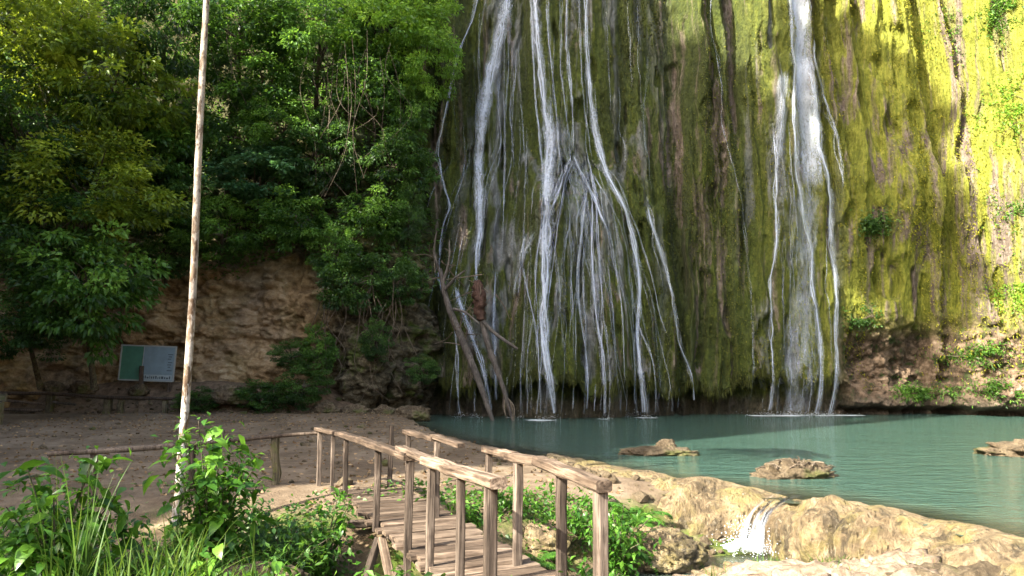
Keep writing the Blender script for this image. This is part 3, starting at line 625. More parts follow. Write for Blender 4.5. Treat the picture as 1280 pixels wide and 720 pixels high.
# ------------------------------------------------------------------ waterfalls: strands of water running down the cliff
RNG = np.random.default_rng(7)
fL = empty('waterfall', (2.4, 36, 0)); tag(fL, 'broad left waterfall of many thin white strands over a mossy rock apron', 'waterfall')
fR = empty('waterfall', (14.2, 37, 0)); tag(fR, 'right waterfall dropping as one white column that frays into strands', 'waterfall')
def strand(pts, w0, w1, dens, parent, matn, nm):
    c = curve(pts, max(8, int(abs(pts[0][1] - pts[-1][1]) / .09))); n = len(c); t = np.linspace(0, 1, n); z = c[:, 1]
    wd = (w0 + (w1 - w0)*t)*(1 + .3*fbm(z*.8, RNG.uniform(0, 99), 0, 3, 4)); m = MB(); b = np.array(parent.location)
    veil = nm == 'water_veil'
    nf = 1 + (0 if veil else int(np.clip(2 + w0/.09, 2, 8)))
    for q in range(nf):
        sd = RNG.uniform(0, 90)
        if q == 0: xo = 0*z; ww = wd*(1.0 if veil else 2.1); dn = dens - (0 if veil else .20); k = 9 if veil else 5
        else:
            xo = wd*.62*fbm(z*.45, sd, 0, 3, 60+q) * (1 if nf > 2 else .3); ww = np.clip(wd*.42, .05, .16)*(1 + .5*vn(z*1.3, sd, 0, 61)); dn = dens + .04; k = 3
        a0, a1 = (0, n) if q < 3 or n < 40 else sorted(RNG.integers(0, n, 2))
        if a1 - a0 < 8: a0, a1 = 0, n
        zz = z[a0:a1]; x = (c[:, 0] + xo + .025*vn(z*1.7, sd, 0, 3))[a0:a1]; w_ = ww[a0:a1]; us = np.linspace(-1, 1, k); N = a1 - a0
        y = np.stack([cliff_out(x + u*w_/2, zz) for u in us], 1)
        if not veil: y = np.minimum(y, y.min(1, keepdims=True) + .06)
        for a in range(1, N): y[a] = np.minimum(y[a], y[a-1] + .035)     # falling water cannot turn back in faster than this
        for a in range(k): y[:, a] = np.minimum(np.convolve(np.pad(y[:, a], 2, 'edge'), np.ones(5)/5, 'valid'), y[:, a] + .02)
        V = np.stack([np.stack([x + u*w_/2, y[:, a] - .02 - .012*q - .03*(1-u*u), zz], -1) for a, u in enumerate(us)], 1)
        uv = np.stack([np.broadcast_to((us+1)/2, (N, k)) + q*3.0, np.broadcast_to((zz + sd)[:, None], (N, k))], -1)
        tt = np.linspace(0, 1, N); dd = dn + .22*fbm(zz*.35, sd, 0, 3, 65) - .35*(1-sstep(0, .10, tt))*(pts[0][1] < 21) - .12*(q > 2) - (.75*sstep(.62, 1, tt) if veil and zz[-1] > 1 else 0) - (.3*sstep(.85, 1, tt) if zz[-1] > 1 else 0)
        m.add(V.reshape(-1, 3) - b, grid_faces(N, k), np.repeat(dd, k), uv.reshape(-1, 2))
    m.build(nm, M[matn], parent, uv=True)
    return c[-1, 0], y[-1].min(), z[-1]
feet = []
for f, w0, w1, dens, pts in STRANDS:
    par = fL if (f == 'L' or pts[0][0] < 9) else fR
    r = strand(pts, w0, w1, dens, par, 'veil_water' if f == 'V' else 'falling_water', 'water_veil' if f == 'V' else 'water_strand')
    if r[2] < .35: feet.append((r[0], r[1], max(w1, .15)))
# the fan below the shoulder of the apron
for k in range(26):
    x0 = RNG.uniform(2.3, 4.6); z0 = 12.9 + RNG.normal()*.4; x1 = RNG.uniform(.4, 8.9); zb = .25 if RNG.random() < .7 else RNG.uniform(1.2, 5)
    ss = np.linspace(0, 1, 7); p_ = RNG.uniform(.45, .75); strand([(x0 + (x1-x0)*a**p_ + RNG.normal()*.09, z0 + (zb-z0)*a**1.15) for a in ss], RNG.uniform(.04, .15), RNG.uniform(.03, .09), RNG.uniform(.30, .58), fL, 'falling_water', 'water_strand')
# faint threads trickling everywhere over the apron
for k in range(46):
    xt = RNG.uniform(-3.2, 8.0); zt = RNG.uniform(6, 23); xc = 2.2; zb = max(.2, zt - RNG.uniform(4, 14)); f = lambda z: xc + (xt-xc)*(1 + .035*(zt-z)*(z < 12))
    zs = np.linspace(zt, zb, 5); strand([(f(a) + RNG.normal()*.08, a) for a in zs], RNG.uniform(.03, .07), .04, RNG.uniform(.28, .45), fL, 'falling_water', 'water_strand')
for k in range(14):
    xt = 14.1 + RNG.normal()*.8; zt = RNG.uniform(4, 22); zs = np.linspace(zt, max(.2, zt - RNG.uniform(4, 12)), 5)
    strand([(xt + RNG.normal()*.08, a) for a in zs], RNG.uniform(.03, .08), .05, RNG.uniform(.28, .45), fR, 'falling_water', 'water_strand')
# foam where the strands hit the pool
def foam_patch(name, xa, xb, seeds, label):
    xs = np.arange(xa, xb, .12); m = MB(); ys = np.linspace(0, 1, 12)
    front = np.min(cliff_face(xs[:, None], np.linspace(1.5, 2.7, 6)[None]), 1)
    X, Tt = np.meshgrid(xs, ys, indexing='ij'); Y = front[:, None] + 1.0 - 3.0*Tt
    d = np.zeros_like(X)
    for a, b, w in seeds: d = np.maximum(d, np.exp(-((X-a)/(.35+w*1.8))**2 - ((Y-b)/.8)**2))
    d = np.clip(.34 + .22*vn(X*.6, 3, 0, 5) + .6*d, 0, 1)*sstep(0, .25, Tt)*sstep(1, .7, Tt)*sstep(xa, xa+.8, X)*sstep(xb, xb-.8, X)
    m.add(np.stack([X, Y, np.full_like(X, .012) + .015*d], -1).reshape(-1, 3), grid_faces(*X.shape)[:, ::-1], d.ravel())
    o = m.build(name, M['foam']); return kind(o, 'stuff')
foam_patch('foam', -3.2, 10.0, [s for s in feet if s[0] < 10], '')
foam_patch('foam', 11.0, 18.2, [s for s in feet if s[0] > 10], '')
# splash droplets thrown up where the strands land
ds = MB(); oct_ = np.array([(1,0,0),(0,1,0),(-1,0,0),(0,-1,0),(0,0,1),(0,0,-1)], float); of = np.array([(0,1,4),(1,2,4),(2,3,4),(3,0,4),(1,0,5),(2,1,5),(3,2,5),(0,3,5)])
for fx, fy, fw in feet:
    for _ in range(int(30 + 90*fw)):
        ds.add(oct_*RNG.uniform(.006, .017) + np.array([fx + RNG.normal()*(.12 + fw*.35), fy - .05 + RNG.normal()*.18, abs(RNG.normal())*.11]), of, .8)
flat('spray', (.62, .68, .72), .3, .5, .05)
kind(ds.build('splash_spray', M['spray']), 'stuff')
# ------------------------------------------------------------------ tufa dam holding the pool, the cascade, rocks
lip = curve(LIP, 380); lt = norm(np.gradient(lip, axis=0)); lo = np.stack([lt[:, 1], -lt[:, 0]], -1)
lu = np.concatenate([[0], np.cumsum(np.linalg.norm(np.diff(lip, axis=0), axis=1))])
CASC = lu[np.argmin(np.hypot(lip[:, 0]-4.5, lip[:, 1]-12.45))]
def dam(u, v):
    """u metres along the lip, v 0..1 from the pool bed over the lip to the stream"""
    bx = np.interp(u, lu, lip[:, 0]); by = np.interp(u, lu, lip[:, 1]); nx = np.interp(u, lu, lo[:, 0]); ny = np.interp(u, lu, lo[:, 1])
    h = .075 + .035*vn(u*.9, 1, 0, 301) + .02*vn(u*3, 2, 0, 302) - .10*gs(u, CASC, .45)
    R = np.interp(u, [0, 3, 5, 7.2, 9, 12, 15], [.9, 2.0, 1.7, 1.0, 1.0, 1.25, 1.3]) - .40*gs(u, CASC, .6)
    q = np.clip((v - .22)/.78, 0, 1); a = q*math.pi/2; bot = -1.0
    r = R*np.sin(a)**.85; z = bot + (h - bot)*np.cos(a)**.9
    pi = np.clip(v/.22, 0, 1); r = np.where(v < .22, -.55*(1-pi), r); z = np.where(v < .22, h - .34*(1-pi)**1.6, z)
    amp = sstep(.12, .45, v)
    ph = u*.95 + .35*vn(u*1.1, v*1.6, 0, 9) + .8*vn(u*.35, 2, 0, 10); lump = .30*(np.abs(np.sin(math.pi*ph))**.55 - .75)*sstep(.15, .5, v)*(.65 + .5*vn(np.floor(ph)*3.7, 1, 0, 311)) + .30*(np.abs(vn(u*.85, v*1.5, 0, 303)) - .22) + .22*(np.abs(vn(u*2.1, v*3.2, 0, 304)) - .22) + .14*(np.abs(vn(u*4.2, v*5, 0, 307))-.2) + .07*(np.abs(vn(u*11, v*13, 0, 308))-.2) + .16*(np.abs(vn(u*2.6 + .4*vn(u*3, v*4, 0, 312), v*1.1, 0, 309))-.25)*sstep(.3, .6, v) + .08*fbm(u*7, v*9, 0, 4, 305)
    lump = lump*(1 - .8*gs(u, CASC, .5)) - .05*gs(u, CASC, .40)*amp
    nr, nz = np.sin(a*.8 + .25), np.cos(a*.8 + .25)
    r = r + lump*amp*nr; z = z + lump*amp*nz*.75 + .02*fbm(u*5, v*8, 0, 3, 306)
    return np.stack([bx + nx*r, by + ny*r, z], -1)
U, Vv = np.meshgrid(np.arange(0, lu[-1], .032), np.linspace(0, 1, 90), indexing='ij')
d = grid_obj('tufa_dam', dam(U, Vv), M['tufa_rock'], flip=True); kind(d, 'structure')

cas = empty('cascade', (4.1, 12.4, -.9)); tag(cas, 'small white cascade spilling over the tan rock dam into the stream', 'waterfall')
rng = np.random.default_rng(21)
for k in range(16):
    u0 = CASC + rng.uniform(-.24, .24) if k > 1 else CASC; wdt = rng.uniform(.04, .13) if k > 1 else .38
    n = 34; v = np.linspace(.20, 1.0, n); us = np.linspace(-1, 1, 5 if k > 1 else 11)
    V = np.stack([dam(u0 + u*wdt/2*(.8+.5*v), v) for u in us], 1); out_ = np.array([np.interp(u0, lu, lo[:, 0]), np.interp(u0, lu, lo[:, 1])])
    V[..., :2] += out_*(.03 + .12*np.sin(v*math.pi/2)**2)[:, None, None] ; V[..., 2] += .025 + .006*k
    uv = np.stack([np.broadcast_to((us+1)/2, (n, len(us))), np.broadcast_to((v*2.2 + k*3)[:, None], (n, len(us)))], -1)
    m = MB(); dd = np.broadcast_to((.22 + .36*sstep(.3, 1.0, v) - (.10 if k < 2 else 0))[:, None], (n, len(us)))
    m.add((V - np.array(cas.location)).reshape(-1, 3), grid_faces(n, len(us))[:, ::-1], dd.ravel(), uv.reshape(-1, 2))
    m.build('water_veil' if k < 2 else 'water_strand', M['veil_water' if k < 2 else 'falling_water'], cas, uv=True)
# churned white water at the foot of the cascade: foam sheet and droplets
cfoot = dam(np.array(CASC), np.array(1.0)); out_ = np.array([np.interp(CASC, lu, lo[:, 0]), np.interp(CASC, lu, lo[:, 1])])
ft = cfoot[:2] + out_*.25
X, Y = np.meshgrid(np.linspace(-1.1, 1.1, 50), np.linspace(-1.1, 1.1, 50), indexing='ij'); rr = np.hypot(X, Y)
m = MB(); dd = np.clip(.92 - rr*1.05, 0, 1)
m.add(np.stack([X + ft[0] - 4.1, Y + ft[1] - 12.4, .19 + .11*np.exp(-(rr/.45)**2)*(1+.8*vn(X*8, Y*8, 0, 8)) + .02*vn(X*10, Y*10, 0, 4)], -1).reshape(-1, 3), grid_faces(50, 50), dd.ravel()); m.build('foam', M['foam'], cas)
def blob(mb, c, r, n=6):
    th = np.arange(n)*2*math.pi/n; V = [(c[0], c[1], c[2]+r)] + [(c[0]+r*math.cos(t), c[1]+r*math.sin(t), c[2]) for t in th] + [(c[0], c[1], c[2]-r)]
    F = [(0, 1+i, 1+(i+1) % n) for i in range(n)] + [(n+1, 1+(i+1) % n, 1+i) for i in range(n)]; mb.add(V, F, .9)
m = MB()
for _ in range(900):
    a = rng.uniform(0, 6.28); q = abs(rng.normal())*.34; hh = abs(rng.normal())*.22*math.exp(-q*1.3)
    blob(m, (ft[0] - 4.1 + q*math.cos(a), ft[1] - 12.4 + q*math.sin(a), .22 + hh), rng.uniform(.004, .011))
kind(m.build('spray', M['spray'], cas), 'stuff')

_ico = None
def ico():
    global _ico
    if _ico is None:
        b = bmesh.new(); bmesh.ops.create_icosphere(b, subdivisions=5, radius=1); b.verts.ensure_lookup_table()
        _ico = (np.array([v.co[:] for v in b.verts]), np.array([[v.index for v in f.verts] for f in b.faces])); b.free()
    return _ico
def rock(name, loc, size, seed, mat, label=None, cat='rock', group=None, rough=.35, flatb=-.4, parent=None, rz=0, freq=1.3):
    V, F = ico(); V = V.copy(); s = seed*7.3
    dsp = .16*(np.abs(fbm(V[:, 0]*5 + s, V[:, 1]*5, V[:, 2]*5, 4, seed+9))*2-.4) + rough*fbm(V[:, 0]*freq + s, V[:, 1]*freq, V[:, 2]*freq, 4, seed) + rough*.5*(np.abs(fbm(V[:, 0]*2.6 + s, V[:, 1]*2.6, V[:, 2]*2.6, 4, seed+3))-.2) + .06*fbm(V[:, 0]*9, V[:, 1]*9 + s, V[:, 2]*9, 3, seed+5)
    V = V*(1 + dsp)[:, None]; V[:, 2] = np.where(V[:, 2] < flatb, flatb + (V[:, 2]-flatb)*.3, V[:, 2]); V[:, 2] -= flatb
    m = MB(); m.add(V*np.array(size), F); o = m.build(name, M[mat], parent); o.location = loc; o.rotation_euler.z = rz
    if label: tag(o, label, cat, group)
    return o
# islets in the pool
rock('pool_rock', (3.75, 19.4, -.13), (.95, .50, .21), 3, 'brown_rock', 'low flat brown rock islet in the pool, the farther of two', rough=.5)
rock('pool_rock', (3.85, 19.5, .02), (.26, .22, .22), 33, 'brown_rock', 'small rock knob standing on the farther flat islet', rough=.5)
rock('pool_rock', (5.55, 15.2, -.14), (.80, .50, .30), 4, 'brown_rock', 'brown root-matted rock islet in the pool, the nearer of two', rough=.6)
rock('pool_rock', (13.4, 19.2, -.16), (1.7, 1.0, .42), 5, 'brown_rock', 'brown rough rock rising from the pool at the right edge', rough=.5)
# dead twigs caught on the nearer islet
tw = empty('twig_pile', (5.55, 15.1, .1)); tag(tw, 'mat of dead twigs caught on the nearer rock islet', 'twigs')
rg_ = np.random.default_rng(8)
for _ in range(42):
    a = np.array([np.clip(rg_.normal()*.3, -.55, .55), np.clip(rg_.normal()*.16, -.3, .3), .02 + abs(rg_.normal())*.05]); d_ = np.array([np.clip(rg_.normal()*.2, -.25, .25), rg_.normal()*.12, rg_.normal()*.05]); a[2] += .10*math.exp(-(a[0]/.5)**2)
    m = MB(); tube(m, [a, a + d_*.5 + np.array([0, 0, .04]), a + d_], [.016, .013, .006], 5); m.build('twig', M['root_wood'], tw)
# boulders below the dam
rock('boulder', (3.35, 8.95, -.68), (1.10, .62, .38), 6, 'pale_rock', 'large sun-bleached boulder at the bottom edge right of the cascade', rough=.45)
rock('boulder', (4.30, 9.25, -.66), (.75, .55, .36), 7, 'pale_rock', 'pale reddish boulder leaning against the dam right of the bleached one', rough=.45)
rock('boulder', (2.25, 8.85, -.70), (.60, .45, .28), 8, 'pale_rock', 'low pale boulder at the bottom edge below the cascade', rough=.4)
rock('boulder', (4.95, 8.4, -.75), (.95, .75, .48), 9, 'brown_rock', 'dark brown boulder in the bottom right corner', rough=.45)
rock('boulder', (2.95, 8.35, -.62), (.62, .40, .34), 16, 'pale_rock', 'rough pale stone at the bottom edge in front of the bleached boulder', rough=.5)
rock('boulder', (3.95, 8.45, -.64), (.70, .42, .36), 17, 'pale_rock', 'whitish rock at the bottom edge, second from the right corner', rough=.5)
rock('boulder', (2.75, 9.6, -.80), (.50, .36, .34), 18, 'tufa_rock', 'tan stone in the stream just below the cascade', rough=.5)
rock('boulder', (1.75, 8.45, -.72), (.55, .40, .26), 19, 'tufa_rock', 'flat tan stone at the bottom edge right of the bridge', rough=.5)
rock('boulder', (1.55, 9.5, -.85), (.52, .36, .26), 10, 'tufa_rock', 'tan stone in the stream left of the cascade foot', rough=.4)
rock('boulder', (1.95, 11.3, -.75), (.75, .5, .36), 11, 'tufa_rock', 'tan rounded rock under the ferns left of the cascade', rough=.4)
rock('boulder', (.55, 11.2, -.55), (.45, .34, .30), 12, 'tufa_rock', 'tan stone on the bank behind the right bridge rail', rough=.4)
rock('boulder', (.65, 8.9, -.72), (.7, .5, .3), 13, 'tufa_rock', 'sandy rock beneath the right side of the bridge', rough=.4)
rock('boulder', (-1.55, 7.4, -.45), (.42, .35, .26), 14, 'brown_rock', 'mossy stone under the left bridge rail', rough=.4)
rock('boulder', (-2.75, 8.6, -.62), (.55, .42, .34), 15, 'brown_rock', 'brown stone in the bushes left of the bridge', rough=.4)
# stones along the foot of the cliff and the soil wall
for k, (x, y, z, a, b, c_, l) in enumerate([
    (-4.3, 33.6, .05, .75, .5, .42, 'reddish boulder at the pool edge below the buttress'),
    (-5.6, 33.9, .2, .55, .45, .33, 'brown boulder left of the reddish one below the buttress'),
    (-6.9, 33.8, .25, .6, .4, .3, 'flat stone at the foot of the mossy buttress'),
    (-8.1, 33.4, .3, .5, .4, .38, 'lichened stone between buttress and low bush'),
    (-12.2, 33.6, .8, .95, .6, .55, 'reddish soil mound beside the low dark shrub'),
    (-16.6, 34.1, 1.1, .4, .35, .35, 'grey stone under the left end of the sign'),
    (-19.2, 34.3, 1.2, .55, .4, .4, 'grey stone above the far rail fence'),
    (-20.6, 34.5, 1.2, .5, .4, .35, 'ochre stone at the far left below the drooping bush')]):
    rock('boulder', (x, y, z), (a, b, c_), 20+k, 'brown_rock', l, rough=.4)
# rubble too small to count under the soil wall
m = MB(); rng = np.random.default_rng(5); V0, F0 = None, None
b = bmesh.new(); bmesh.ops.create_icosphere(b, subdivisions=1, radius=1); b.verts.ensure_lookup_table()
V0 = np.array([v.co[:] for v in b.verts]); F0 = np.array([[v.index for v in f.verts] for f in b.faces]); b.free()
for _ in range(1000):
    if rng.random() < .10: x, y = rng.uniform(-14, 0), rng.uniform(11.5, 30)
    elif rng.random() < .55: x, y = rng.uniform(-22, -4), 33.7 + rng.normal()*.5
    elif rng.random() < .5:
        u = rng.integers(0, 380); x, y = lip[u] + lo[u]*rng.uniform(.4, 2.0)
    else: x, y = rng.uniform(-1.5, 2.5), rng.uniform(8.6, 11)
    
    if bool(inside(np.array(x), np.array(y), POOL)): continue
    r = abs(rng.normal())*.06 + .025; m.add(V0*r*rng.uniform(.6, 1.3, size=(12 if len(V0) == 12 else len(V0), 3))*np.array([1, 1, .7]) + np.array([x, y, float(terrain(x, y)) + r*.2]), F0)
kind(m.build('rubble', M['brown_rock'], smooth=False), 'stuff')
# ------------------------------------------------------------------ timber pieces with the grain along their own length
def timber(name, a, b, wd, ht, mat, parent, rng, up=(0, 0, 1), wob=.004, seg=6, taper=0):
    a = np.asarray(a, float); b = np.asarray(b, float); L = np.linalg.norm(b-a); t = (b-a)/L
    u = np.asarray(up, float); s = norm(np.cross(u, t)) if abs(t @ u) < .99 else norm(np.cross(np.array([0., 1, 0]), t)); u = np.cross(t, s)
    m = MB(); beam(m, (0, 0, 0), (0, 0, L), wd, ht, rng, up=(0, 1, 0), wob=wob, seg=seg, taper=taper)
    o = m.build(name, M[mat], parent, smooth=False)
    from mathutils import Matrix
    R = Matrix(((s[0], u[0], t[0]), (s[1], u[1], t[1]), (s[2], u[2], t[2])))
    o.rotation_euler = R.to_euler()
    o.location = (Vector(a.tolist()) - (parent.location if parent else Vector())); return o
def log(name, pts, rad, mat, parent, rng, n=8, rough=.06):
    pts = np.asarray(pts, float); c = curve(pts, max(6, len(pts)*4)); r = np.interp(np.linspace(0, 1, len(c)), np.linspace(0, 1, len(rad)), rad)
    m = MB(); base = np.array(parent.location) if parent else np.zeros(3); tube(m, c - base, r, n, rough=rough, rng=rng); return m.build(name, M[mat], parent)

# ------------------------------------------------------------------ footbridge
rng = np.random.default_rng(3)
br = empty('footbridge', (-.4, 7.6, .1)); tag(br, 'rustic wooden footbridge with plank deck and weathered handrails', 'bridge')
Dv = np.array([.372, -.928, 0]); Nv = np.array([.928, .372, 0]); C0 = np.array([-2.50, 13.25, .12])
NPL = 42
for k in range(NPL):
    c_ = C0 + Dv*(.10 + k*.208) + np.array([0, 0, -.03*math.sin(math.pi*k/NPL) + rng.normal()*.008])
    ang = rng.normal()*.018; n = np.array([Nv[0]-ang*Nv[1], Nv[1]+ang*Nv[0], rng.normal()*.008])
    a = c_ - n*(.53 + rng.uniform(-.05, .09)); b_ = c_ + n*(.50 + rng.uniform(-.03, .07))
    timber('plank', a, b_, .185 + rng.uniform(-.02, .012), .05, 'deck_wood', br, rng, wob=.004, seg=4)
for s in (-.38, .36):
    timber('stringer', C0 + Nv*s + np.array([0, 0, -.11]) - Dv*.2, C0 + Nv*s + Dv*9.0 + np.array([0, 0, -.12]), .11, .15, 'bridge_wood', br, rng, wob=.01, seg=10)
def LX(y): return -.79 + (7.6 - y)*.410
def RX(y): return .065 + (7.7 - y)*.395
def post(x, y, z0, z1, w_, lean=(0, 0)):
    return timber('post', (x + lean[0], y + lean[1], z0), (x, y, z1), w_*.82, w_*.82*rng.uniform(.85, 1.15), 'bridge_wood', br, rng, up=(-.37, .93, 0), wob=.0022, seg=6)
for y, z0, z1, w_ in [(6.07, -.5, 1.09, .115), (6.75, -.5, 1.06, .085), (7.6, -.25, 1.07, .09), (8.35, -.65, 1.06, .095), (9.8, .02, 1.03, .095), (11.9, -.9, 1.0, .09)]:
    post(LX(y), y, z0, z1, w_, (rng.normal()*.02, 0))
post(-2.86, 12.35, -.3, 1.0, .07); post(-3.22, 12.95, .05, 1.02, .095)
for x, y, z0, z1, w_ in [(.68, 5.98, -.4, 1.07, .115), (.43, 6.8, -.35, 1.08, .10), (.065, 7.7, .05, 1.09, .105), (-.26, 8.78, .02, 1.08, .085), (-.99, 10.2, .02, 1.09, .09), (-1.56, 11.6, .02, 1.07, .08), (-2.0, 12.8, .05, 1.14, .085)]:
    post(x, y, z0, z1, w_, (rng.normal()*.015, 0))
rail = lambda a, b_, w_=.135, h_=.075, seg=7: timber('handrail', a, b_, w_, h_, 'deck_wood', br, rng, wob=.0035, seg=seg)
rail((-3.30, 13.05, 1.06), (-2.62, 11.95, 1.045), .11, .06)
rail((-2.66, 12.05, 1.05), (LX(8.3)-.02, 8.3, 1.09), .14, .08, 9)
rail((LX(8.75), 8.75, 1.135), (LX(7.4), 7.4, 1.12), .12, .065)
rail((LX(7.75), 7.75, 1.11), (LX(5.93), 5.93, 1.135), .145, .085)
rail((-1.62, 11.75, 1.11), (-1.02, 10.25, 1.12), .11, .065); rail((-1.06, 10.35, 1.15), (-.62, 9.5, 1.10), .10, .06)
rail((-.30, 8.88, 1.11), (.02, 7.85, 1.15), .11, .07); rail((-.03, 8.0, 1.13), (.36, 6.95, 1.16), .125, .085); rail((.25, 7.2, 1.165), (.70, 5.90, 1.115), .13, .09)
# bracing under the left side
timber('brace', (LX(9.6)-.02, 9.6, -.02), (LX(9.6)-.28, 9.4, -.95), .10, .08, 'bridge_wood', br, rng, wob=.002)
timber('brace', (LX(9.45)-.02, 9.45, .0), (LX(8.9)-.03, 8.95, -.45), .10, .08, 'deck_wood', br, rng, wob=.002)
timber('brace', (LX(8.9)-.05, 8.9, -.44), (LX(8.45)-.05, 8.45, -.1), .09, .07, 'deck_wood', br, rng, wob=.002)
for y in (10.9, 7.0):
    timber('crossbeam', (LX(y)-.15, y, -.10), (RX(y)+.1, y+.37, -.10), .10, .10, 'bridge_wood', br, rng)
    timber('pile', (RX(y), y+.3, -1.1), (RX(y), y+.3, -.1), .10, .10, 'bridge_wood', br, rng)

# ------------------------------------------------------------------ rail fence along the near edge of the clearing
fe = empty('rail_fence', (-4.6, 12.3, .1)); tag(fe, 'low log rail fence running left from the bridge to the green bush', 'fence')
timber('post', (-3.95, 13.0, .0), (-3.97, 13.0, .98), .12, .11, 'mossy_wood', fe, rng, wob=.008)
timber('post', (-6.35, 11.75, .0), (-6.35, 11.75, .80), .08, .08, 'fence_wood', fe, rng, wob=.008)
timber('post', (-5.1, 12.35, .0), (-5.1, 12.35, .9), .085, .08, 'fence_wood', fe, rng, wob=.008)
log('rail', [(-3.22, 12.98, 1.0), (-3.95, 12.95, .95), (-4.7, 12.55, .88)], [.028, .034, .034], 'fence_wood', fe, rng)
log('rail', [(-4.55, 12.55, .92), (-5.3, 12.2, .86), (-6.2, 11.75, .82), (-6.9, 11.5, .80)], [.035, .045, .045, .035], 'fence_wood', fe, rng)
# ------------------------------------------------------------------ far fence below the soil wall
ff = empty('rail_fence', (-20, 33, .4)); tag(ff, 'dark old rail fence below the sign at the foot of the soil wall', 'fence')
for x, z1, w_ in [(-24.2, 1.3, .28), (-22.3, 1.25, .3), (-19.85, 1.38, .30), (-17.35, 1.05, .30), (-16.8, .95, .24), (-14.9, 1.0, .2)]:
    timber('post', (x, 33.0, .1), (x, 33.0, z1), w_, w_, 'mossy_wood', ff, rng, wob=.015)
log('rail', [(-25, 32.9, 1.28), (-22, 32.85, 1.22), (-19.7, 32.85, 1.22)], [.07, .08, .07], 'fence_wood', ff, rng)
log('rail', [(-20, 32.85, 1.22), (-17.4, 32.8, 1.05), (-14.2, 32.85, .98)], [.07, .08, .06], 'fence_wood', ff, rng)
log('rail', [(-22.2, 32.8, .98), (-20.9, 32.75, .85), (-19.9, 32.8, .75)], [.06, .06, .05], 'fence_wood', ff, rng)
log('rail', [(-19.6, 32.8, .85), (-18.6, 32.75, .74)], [.055, .05], 'driftwood', ff, rng)
log('rail', [(-25, 32.8, .6), (-22.4, 32.8, .55), (-20, 32.8, .5)], [.07, .07, .06], 'fence_wood', ff, rng)
# ------------------------------------------------------------------ mossy wooden bench at the left edge
be = empty('bench', (-18.4, 27, .2)); tag(be, 'mossy wooden block bench cut off by the left edge', 'bench')
timber('seat', (-19.6, 27.0, 1.0), (-17.95, 26.9, .98), .5, .09, 'mossy_wood', be, rng, wob=.01)
timber('backrest', (-19.6, 27.35, 1.2), (-17.95, 27.25, 1.18), .07, .28, 'mossy_wood', be, rng, wob=.01)
for x in (-19.3, -18.05): timber('leg', (x, 27, .12), (x, 27, .96), .22, .34, 'mossy_wood', be, rng, wob=.01)
# ------------------------------------------------------------------ information board
sg = empty('sign_board', (-16.4, 34.3, 1.4), math.radians(2)); tag(sg, 'two-panel information board, green left and pale blue right, on the soil bank', 'sign')
def slab(name, x0, x1, z0, z1, y0, y1, mat, parent, tilt=-.035):
    m = MB(); P = []
    for (x, z) in ((x0, z0), (x1, z0), (x1, z1), (x0, z1)):
        for y in (y0, y1): P.append((x + .05*(z-1.1), y, z + tilt*x))
    F = [(0, 2, 4, 6), (1, 7, 5, 3), (0, 1, 3, 2), (2, 3, 5, 4), (4, 5, 7, 6), (6, 7, 1, 0)]; m.add(P, F); return m.build(name, M[mat], parent, smooth=False)
slab('panel', -1.13, -.18, .38, 1.86, -.03, .02, 'sign_green', sg); slab('panel', -.16, 1.20, .38, 1.86, -.03, .02, 'sign_blue', sg)
for a in ((-1.19, -1.13, .34, 1.92), (1.20, 1.26, .34, 1.92), (-.18, -.16, .34, 1.92)): slab('frame', *a, -.05, .04, 'sign_frame', sg)
slab('frame', -1.13, 1.20, 1.86, 1.92, -.048, .038, 'sign_frame', sg); slab('frame', -1.13, 1.20, .32, .38, -.048, .038, 'sign_frame', sg)
slab('caption_strip', -.13, 1.17, .40, .62, -.036, -.031, 'sign_ground', sg)
x = -.10
while x < 1.12:
    ww = rng.uniform(.03, .10); slab('lettering', x, x+ww, .44, .44 + rng.uniform(.07, .14), -.041, -.037, 'sign_ink', sg); x += ww + .035
for q_, z in enumerate((1.52, 1.42, 1.32, 1.16, 1.06, .96, .80)): slab('lettering', .92 + .03*(q_ % 2), 1.14 - .04*(q_ % 3), z, z + .035, -.041, -.031, 'sign_ink', sg)
timber('post', (-16.55, 34.15, .6), (-16.55, 34.15, 2.4), .16, .16, 'fence_wood', sg, rng); timber('post', (-15.4, 34.4, .8), (-15.4, 34.4, 3.2), .14, .12, 'fence_wood', sg, rng)

# ------------------------------------------------------------------ fallen trunks lodged in the left falls
dw = empty('fallen_tree', (-1.5, 35, 0)); tag(dw, 'fallen bare tree with two leaning trunks and broken roots in the left falls', 'fallen tree')
log('trunk', [(-3.35, 35.0, 6.9), (-2.95, 34.8, 5.2), (-2.1, 34.4, 3.2), (-1.4, 34.1, 1.5), (-.80, 33.9, -.15)], [.09, .15, .17, .15, .08], 'driftwood', dw, rng, 10, .08)
log('trunk', [(-1.55, 35.0, 6.0), (-1.45, 34.7, 5.0), (-1.15, 34.4, 3.6), (-.55, 34.1, 1.9), (-.15, 33.9, .6), (.05, 33.8, -.1)], [.10, .14, .14, .13, .10, .06], 'driftwood', dw, rng, 10, .08)
log('root_mass', [(-1.62, 34.75, 6.3), (-1.5, 34.6, 5.6), (-1.45, 34.5, 4.9), (-1.4, 34.4, 4.45)], [.14, .30, .28, .14], 'red_bark', dw, rng, 14, .30)
